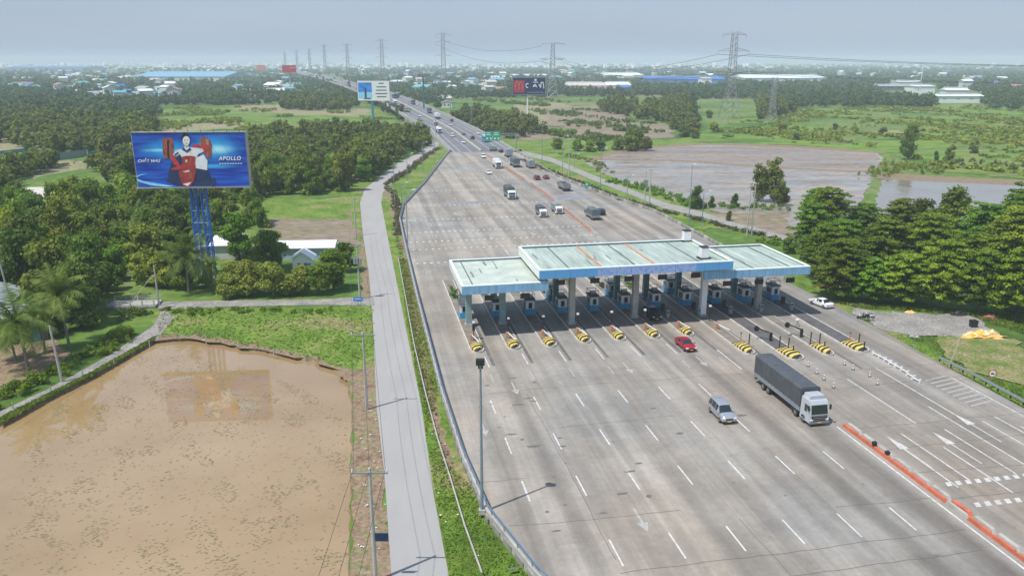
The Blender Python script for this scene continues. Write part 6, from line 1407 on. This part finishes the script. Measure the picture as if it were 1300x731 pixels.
# undergrowth below the woods
ug=[]
for i,(dd,x,y,where,sp) in enumerate(cand):
    if nr.uniform()<.8: ug.append((x+nr.uniform(-3,3),y+nr.uniform(-3,3),GZ,2.2,2.2,int(nr.integers(0,3))))
mass('undergrowth',ug,[M['leafA'],M['leafB'],M['leafC']],90,.2,'low undergrowth filling the gaps between the trees of the woods',19)
# far countryside
EXC=[[(195,134),(330,134),(470,138),(540,165),(200,174)],[(650,128),(700,126),(850,130),(862,186),(655,182)],[(965,137),(1110,136),(1300,139),(1400,240),(740,215),(860,176),(930,150)],[(-60,170),(60,170),(60,200),(-60,200)],[(160,96),(290,96),(290,104),(160,104)],[(818,100),(922,100),(922,110),(818,110)],[(942,98),(1052,98),(1052,107),(942,107)],[(764,95),(820,95),(820,103),(764,103)],[(0,84),(112,84),(112,91),(0,91)],[(715,105),(804,105),(804,119),(715,119)],[(1116,107),(1192,107),(1192,130),(1116,124)],[(1186,116),(1252,116),(1252,141),(1186,141)],[(560,190),(1300,190),(1300,740),(560,740)],[(560,126),(700,124),(860,122),(860,190),(640,185),(560,150)],[(0,150),(200,150),(200,262),(0,262)],[(880,126),(965,126),(965,166),(880,166)]]
roadL=[(PX(p.x,p.y,p.z)) for p in Ls]; roadR=[(PX(p.x,p.y,p.z)) for p in Rs]; ROAD=[(a-3,c) for a,c in roadL]+[(a+3,c+1) for a,c in roadR[::-1]]
pts=[]
def noisef(x,y): return math.sin(x*.0041+1.3)*math.cos(y*.0031)+.6*math.sin(x*.011+y*.007)+.4*math.sin(y*.019-x*.004)
tries=0
Hs=np.array(HOUSES) if HOUSES else np.zeros((1,2))
while len(pts)<11500 and tries<400000:
    tries+=1; a=nr.uniform(-70,1370); c=79.8+nr.uniform(0,1)**1.25*86
    x,y=G(a,c,GZ)
    if y>9000 or inpoly(a,c,ROAD): continue
    if inpoly(a,c-2,ROAD) or inpoly(a,c-5,ROAD): continue
    if any(inpoly(a,c,q) for q in EXC): continue
    ok=nr.uniform()< ((.85 if noisef(x,y)>-.3 else .25) if y<900 or a<500 else .9)
    if not ok: continue
    if ((Hs[:,0]-x)**2+(Hs[:,1]+8-y)**2).min()<20**2: continue
    hpx=1040*9/y
    R=nr.uniform(3.2,5.8)*(1+min(y,5000)/4500); H=nr.uniform(5,11)*(1+min(y,5000)/9000)
    if y>1500: R*=1.3
    pts.append((x,y,GZ,R,H,0))
print('far trees',len(pts),tries)
near=[p for p in pts if p[1]<1100]; far=[p for i,p in enumerate(pts) if p[1]>=1100 and (p[1]<1900 or i%3)]
mass('far_trees',near,[M['leafF']],150,.2,'scattered and massed trees of the middle distance countryside',31); mass('horizon_trees',far,[M['leafF']],46,.34,'trees of the flat countryside fading to the horizon',32)
# hedges, bushes (countable bushes few, hedges as ground cover)
def strip_mass(name,pxs,halfw,h,leafi,n,dens,lab,seed,size=.22,z=GZ,kind='stuff'):
    r=np.random.default_rng(seed); Q=[G(a,c,z) for a,c in pxs]; seg=[math.dist(p,q) for p,q in zip(Q,Q[1:])]; L_=sum(seg); N=int(L_*dens); P=[]
    for i in range(N):
        t=r.uniform(0,L_)
        for (p,q),l in zip(zip(Q,Q[1:]),seg):
            if t<=l: break
            t-=l
        f=t/l; nx,ny=-(q[1]-p[1])/l,(q[0]-p[0])/l; w_=r.uniform(-1,1)*halfw; hh=h*r.uniform(.55,1.2); P.append((p[0]+(q[0]-p[0])*f+nx*w_,p[1]+(q[1]-p[1])*f+ny*w_,z-.1,min(halfw*1.1,1.0)*r.uniform(.7,1.2),hh,0))
    o=mass(name,P,[leafi],n,size,lab,seed+1); o['category']='hedge'; return o
strip_mass('hedge',[(-30,530),(0,510),(50,484),(100,462),(140,440),(160,420)],1.9,1.8,M['leafC'],150,1.8,'thick green hedge between the pond path and the ditch',41,.16)
strip_mass('hedge',[(150,408),(175,398),(205,392)],1.6,1.4,M['leafB'],130,1.4,'darker bushes below the small bridge',43,.16)
strip_mass('hedge',[(505,300),(513,345),(524,410),(534,470),(548,530),(566,600)],.45,.45,M['leafBrown'],40,1.6,'dead brown creeper along the verge fence beside the plaza',45,.16)
strip_mass('hedge',[(490,238),(500,246),(506,270),(506,300)],.8,1.0,M['leafBrown'],60,1.6,'dry hedge curving from the side road',47,.2)
strip_mass('hedge',[(490,236),(515,220),(540,200),(556,190)],1.2,1.6,M['leafBrown'],60,1.4,'grey-brown hedge between the side road and the left verge',49,.2)
strip_mass('hedge',[(665,205),(700,221),(740,236),(790,256),(830,268)],1.3,1.8,M['leafBrown'],60,1.5,'reddish brown hedge behind the right wall',51,.2)
strip_mass('hedge',[(830,268),(870,275),(930,292),(985,303)],1.0,1.3,M['leafBrown'],60,1.3,'thin brown hedge along the side path behind the canopy',53,.2)
strip_mass('hedge',[(770,230),(820,240),(880,262),(940,264),(1000,266)],3.2,1.8,M['leafC'],90,1.5,'bright green bushes between the side path and the mud field',55,.22)
strip_mass('hedge',[(960,306),(1000,312),(1030,318)],2.2,1.6,M['leafC'],90,1.5,'green bushes beside the side path end',57,.2)
strip_mass('hedge',[(715,196),(760,208),(770,222)],2.5,1.2,M['leafC'],60,.8,'low green bushes at the left corner of the wet mud field',59,.25)
strip_mass('hedge',[(1110,225),(1130,215),(1160,210),(1180,222)],6,3.,M['leafA'],80,1.,'bushes at the right corner of the mud field',61,.25)
strip_mass('hedge',[(675,140),(720,148),(760,150),(800,160)],6,2.8,M['leafC'],60,.5,'green bushes between the brown fields',63,.3)
strip_mass('hedge',[(590,176),(640,196),(655,192)],3,1.5,M['leafC'],60,.8,'green growth below the gantry sign',65,.25)
strip_mass('hedge',[(1000,176),(1100,160),(1160,156),(1240,168),(1320,172)],9,1.8,M['leafA'],60,.35,'loose bushes across the green field at right',67,.3)
strip_mass('hedge',[(1190,214),(1240,206),(1300,214)],6,2.2,M['leafBrown'],60,.6,'brownish scrub before the canal',69,.3)
strip_mass('hedge',[(960,165),(1000,178),(1060,180)],8,2.,M['leafA'],60,.4,'bushes at the foot of the slender mast',71,.3)
strip_mass('hedge',[(215,396),(250,398),(310,395),(345,397),(420,395)],1.4,1.0,M['leafC'],80,.8,'bright bushes along the lane edge',73,.2)
strip_mass('hedge',[(520,152),(560,174),(600,184)],3,2.,M['leafC'],60,.6,'green growth under the flyover wall',75,.25)
strip_mass('hedge',[(205,196),(120,206),(60,212),(0,224)],3,1.5,M['leafA'],60,.6,'low growth at the foot of the grey fence',77,.25)
def scrub(name,poly,n,thr,R,H,leaf,lab,seed,sc=.02):
    r=np.random.default_rng(seed); Q=[G(a,c,GZ) for a,c in poly]; x0,x1=min(q[0] for q in Q),max(q[0] for q in Q); y0,y1=min(q[1] for q in Q),max(q[1] for q in Q); P=[]; k=0
    while len(P)<n and k<n*60:
        k+=1; x,y=r.uniform(x0,x1),r.uniform(y0,y1)
        if math.sin(x*sc*2.1+2*math.sin(y*sc*.7))*math.cos(y*sc*1.3+1.7*math.sin(x*sc*.9))+.5*math.sin(x*sc*5.3+y*sc*3.1)+r.uniform(-.25,.25)<thr: continue
        if inpoly(x,y,Q): P.append((x,y,GZ-.1,R*r.uniform(.5,1.3),H*r.uniform(.5,1.4),0))
    o=mass(name,P,[leaf],42,.30,lab,seed+1); o['category']='scrub'
scrub('scrub',[(985,134),(1100,132),(1300,138),(1420,140),(1420,230),(1300,224),(1180,212),(1128,192),(1010,182),(880,180),(900,168),(960,160)],900,.35,3.2,2.2,M['leafA'],'scrub growing in patches over the green field at right',301)
scrub('scrub',[(985,134),(1300,138),(1420,140),(1420,230),(1300,224),(1130,192),(1010,182),(900,178)],420,.55,2.6,1.5,M['leafC'],'bright low scrub between the darker patches at right',303,.031)
scrub('scrub',[(198,138),(330,136),(460,140),(510,152),(480,172),(420,168),(200,172)],420,.45,3.0,2.4,M['leafA'],'scrub in the field left of the flyover',305)
scrub('scrub',[(600,128),(690,126),(850,132),(850,185),(750,182),(660,165),(600,150)],330,.55,3.,2.6,M['leafB'],'scrub in the brown fields beyond the gantry sign',307)
# plants on the island ends
for i,s in enumerate(ISL[:7]):
    pts_=[(*W(s+nr.uniform(-.5,.5),141+nr.uniform(-4,6)),.2,.6,.9,0) for _ in range(9)]
    o=mass('island_plants',pts_,[M['leafBrown'] if i%2 else M['leafC']],60,.22,'low plants on the far end of the %s island from the left'%ORD[i],80+i); o['category']='plants'
# grass tufts and pond weeds
def tufts(name,poly,n,h,m,lab,seed,z=GZ,wd=.5,test=None,cat='grass',flat=False,clump=0.):
    r=np.random.default_rng(seed); Q=[G(a,c,z) for a,c in poly]; x0,x1=min(q[0] for q in Q),max(q[0] for q in Q); y0,y1=min(q[1] for q in Q),max(q[1] for q in Q); C=[]
    k=0
    while len(C)<n and k<n*40:
        k+=1; x,y=r.uniform(x0,x1),r.uniform(y0,y1)
        if clump and (math.sin(x*.55+math.sin(y*.31)*2)*math.sin(y*.47+math.sin(x*.23)*2.2)+.5*math.sin(x*1.3+y*.9))<clump: 
            if r.uniform()>.12: continue
        if inpoly(x,y,Q) and (test is None or test(x,y)): C.append((x,y,z))
    C=np.array(C); n=len(C); a=r.uniform(0,6.283,n) if not flat else r.normal(.35,.35,n)
    d=np.stack([np.cos(a),np.sin(a),np.zeros(n)],1); hh=h*r.uniform(.5,1.3,n); ww=wd*r.uniform(.5,1.3,n); ln=r.uniform(-.5,.5,(n,2))*hh[:,None]
    up=np.stack([ln[:,0],ln[:,1],hh],1) if not flat else np.stack([-d[:,1]*.25*ww,d[:,0]*.25*ww,np.full(n,.03)],1)
    V=np.stack([C-d*ww[:,None]/2,C+d*ww[:,None]/2,C+d*ww[:,None]*.2+up,C-d*ww[:,None]*.35+up*.9],1).reshape(-1,3); o=npmesh(name,V,np.arange(4*n).reshape(n,4),[m]); tag(o,lab,cat,kind='stuff'); return o
notpl=lambda x,y: not (LEFT[0][0]-60<0) or True
def off_plaza(x,y):
    s,d=SD(x,y)
    # left edge at this d
    for (a,c),(e,f) in zip(LEFT,LEFT[1:]):
        if c<=d<=f: return s<a+(e-a)*(d-c)/(f-c)-.4
    return s<9
tufts('verge_grass',[(540,560),(556,500),(545,430),(532,370),(520,330),(508,330),(515,400),(533,500),(552,620),(570,731),(600,800),(740,800),(640,700),(600,620)],11000,.18,M['grassT'],'rough green grass of the verge between side road and plaza',201,test=off_plaza,wd=.3)
tufts('bank_grass',[(205,390),(300,394),(450,392),(474,392),(476,450),(440,470),(400,456),(330,443),(250,428),(200,428)],2600,.22,M['grassT'],'tall grass on the bank above the pond',202,wd=.45)
tufts('bank_grass',[(0,532),(120,472),(198,428),(195,433),(120,476),(60,506),(0,540)],5000,.35,M['grassT'],'grass edging the pond path',203,wd=.3)
tufts('verge_grass',[(1120,425),(1180,455),(1300,520),(1420,590),(1420,470),(1300,440),(1180,428)],8000,.22,M['grassT'],'grass of the right verge',204,wd=.35)
tufts('verge_grass',[(1090,392),(1060,384),(1300,400),(1300,425),(1230,400),(1170,396)],6000,.35,M['grassT'],'grass under the layered trees',206,wd=.35)
tufts('pond_weeds',[(20,600),(70,510),(200,440),(330,470),(440,520),(445,731),(0,731)],4600,.1,M['reed'],'dark weed tufts floating in the muddy pond',205,z=-1.045,wd=.30,flat=True,cat='water weeds',clump=.42)
# ================================================================ HAZE
hz=MB().box(0,4700,38.7,21600,9960,84.6).build('haze'); hz['kind']='stuff'; tag(hz,'pale haze over the plain','haze')
hm=bpy.data.materials.new('haze_air'); hm.use_nodes=True; nt=hm.node_tree; nt.nodes.remove(nt.nodes['Principled BSDF']); pv=nt.nodes.new('ShaderNodeVolumePrincipled'); pv.inputs['Color'].default_value=(.78,.89,1.,1); pv.inputs['Density'].default_value=HAZE; pv.inputs['Anisotropy'].default_value=-.05
nt.links.new(pv.outputs[0],nt.nodes['Material Output'].inputs['Volume']); hz.data.materials.append(hm); hz.hide_select=True
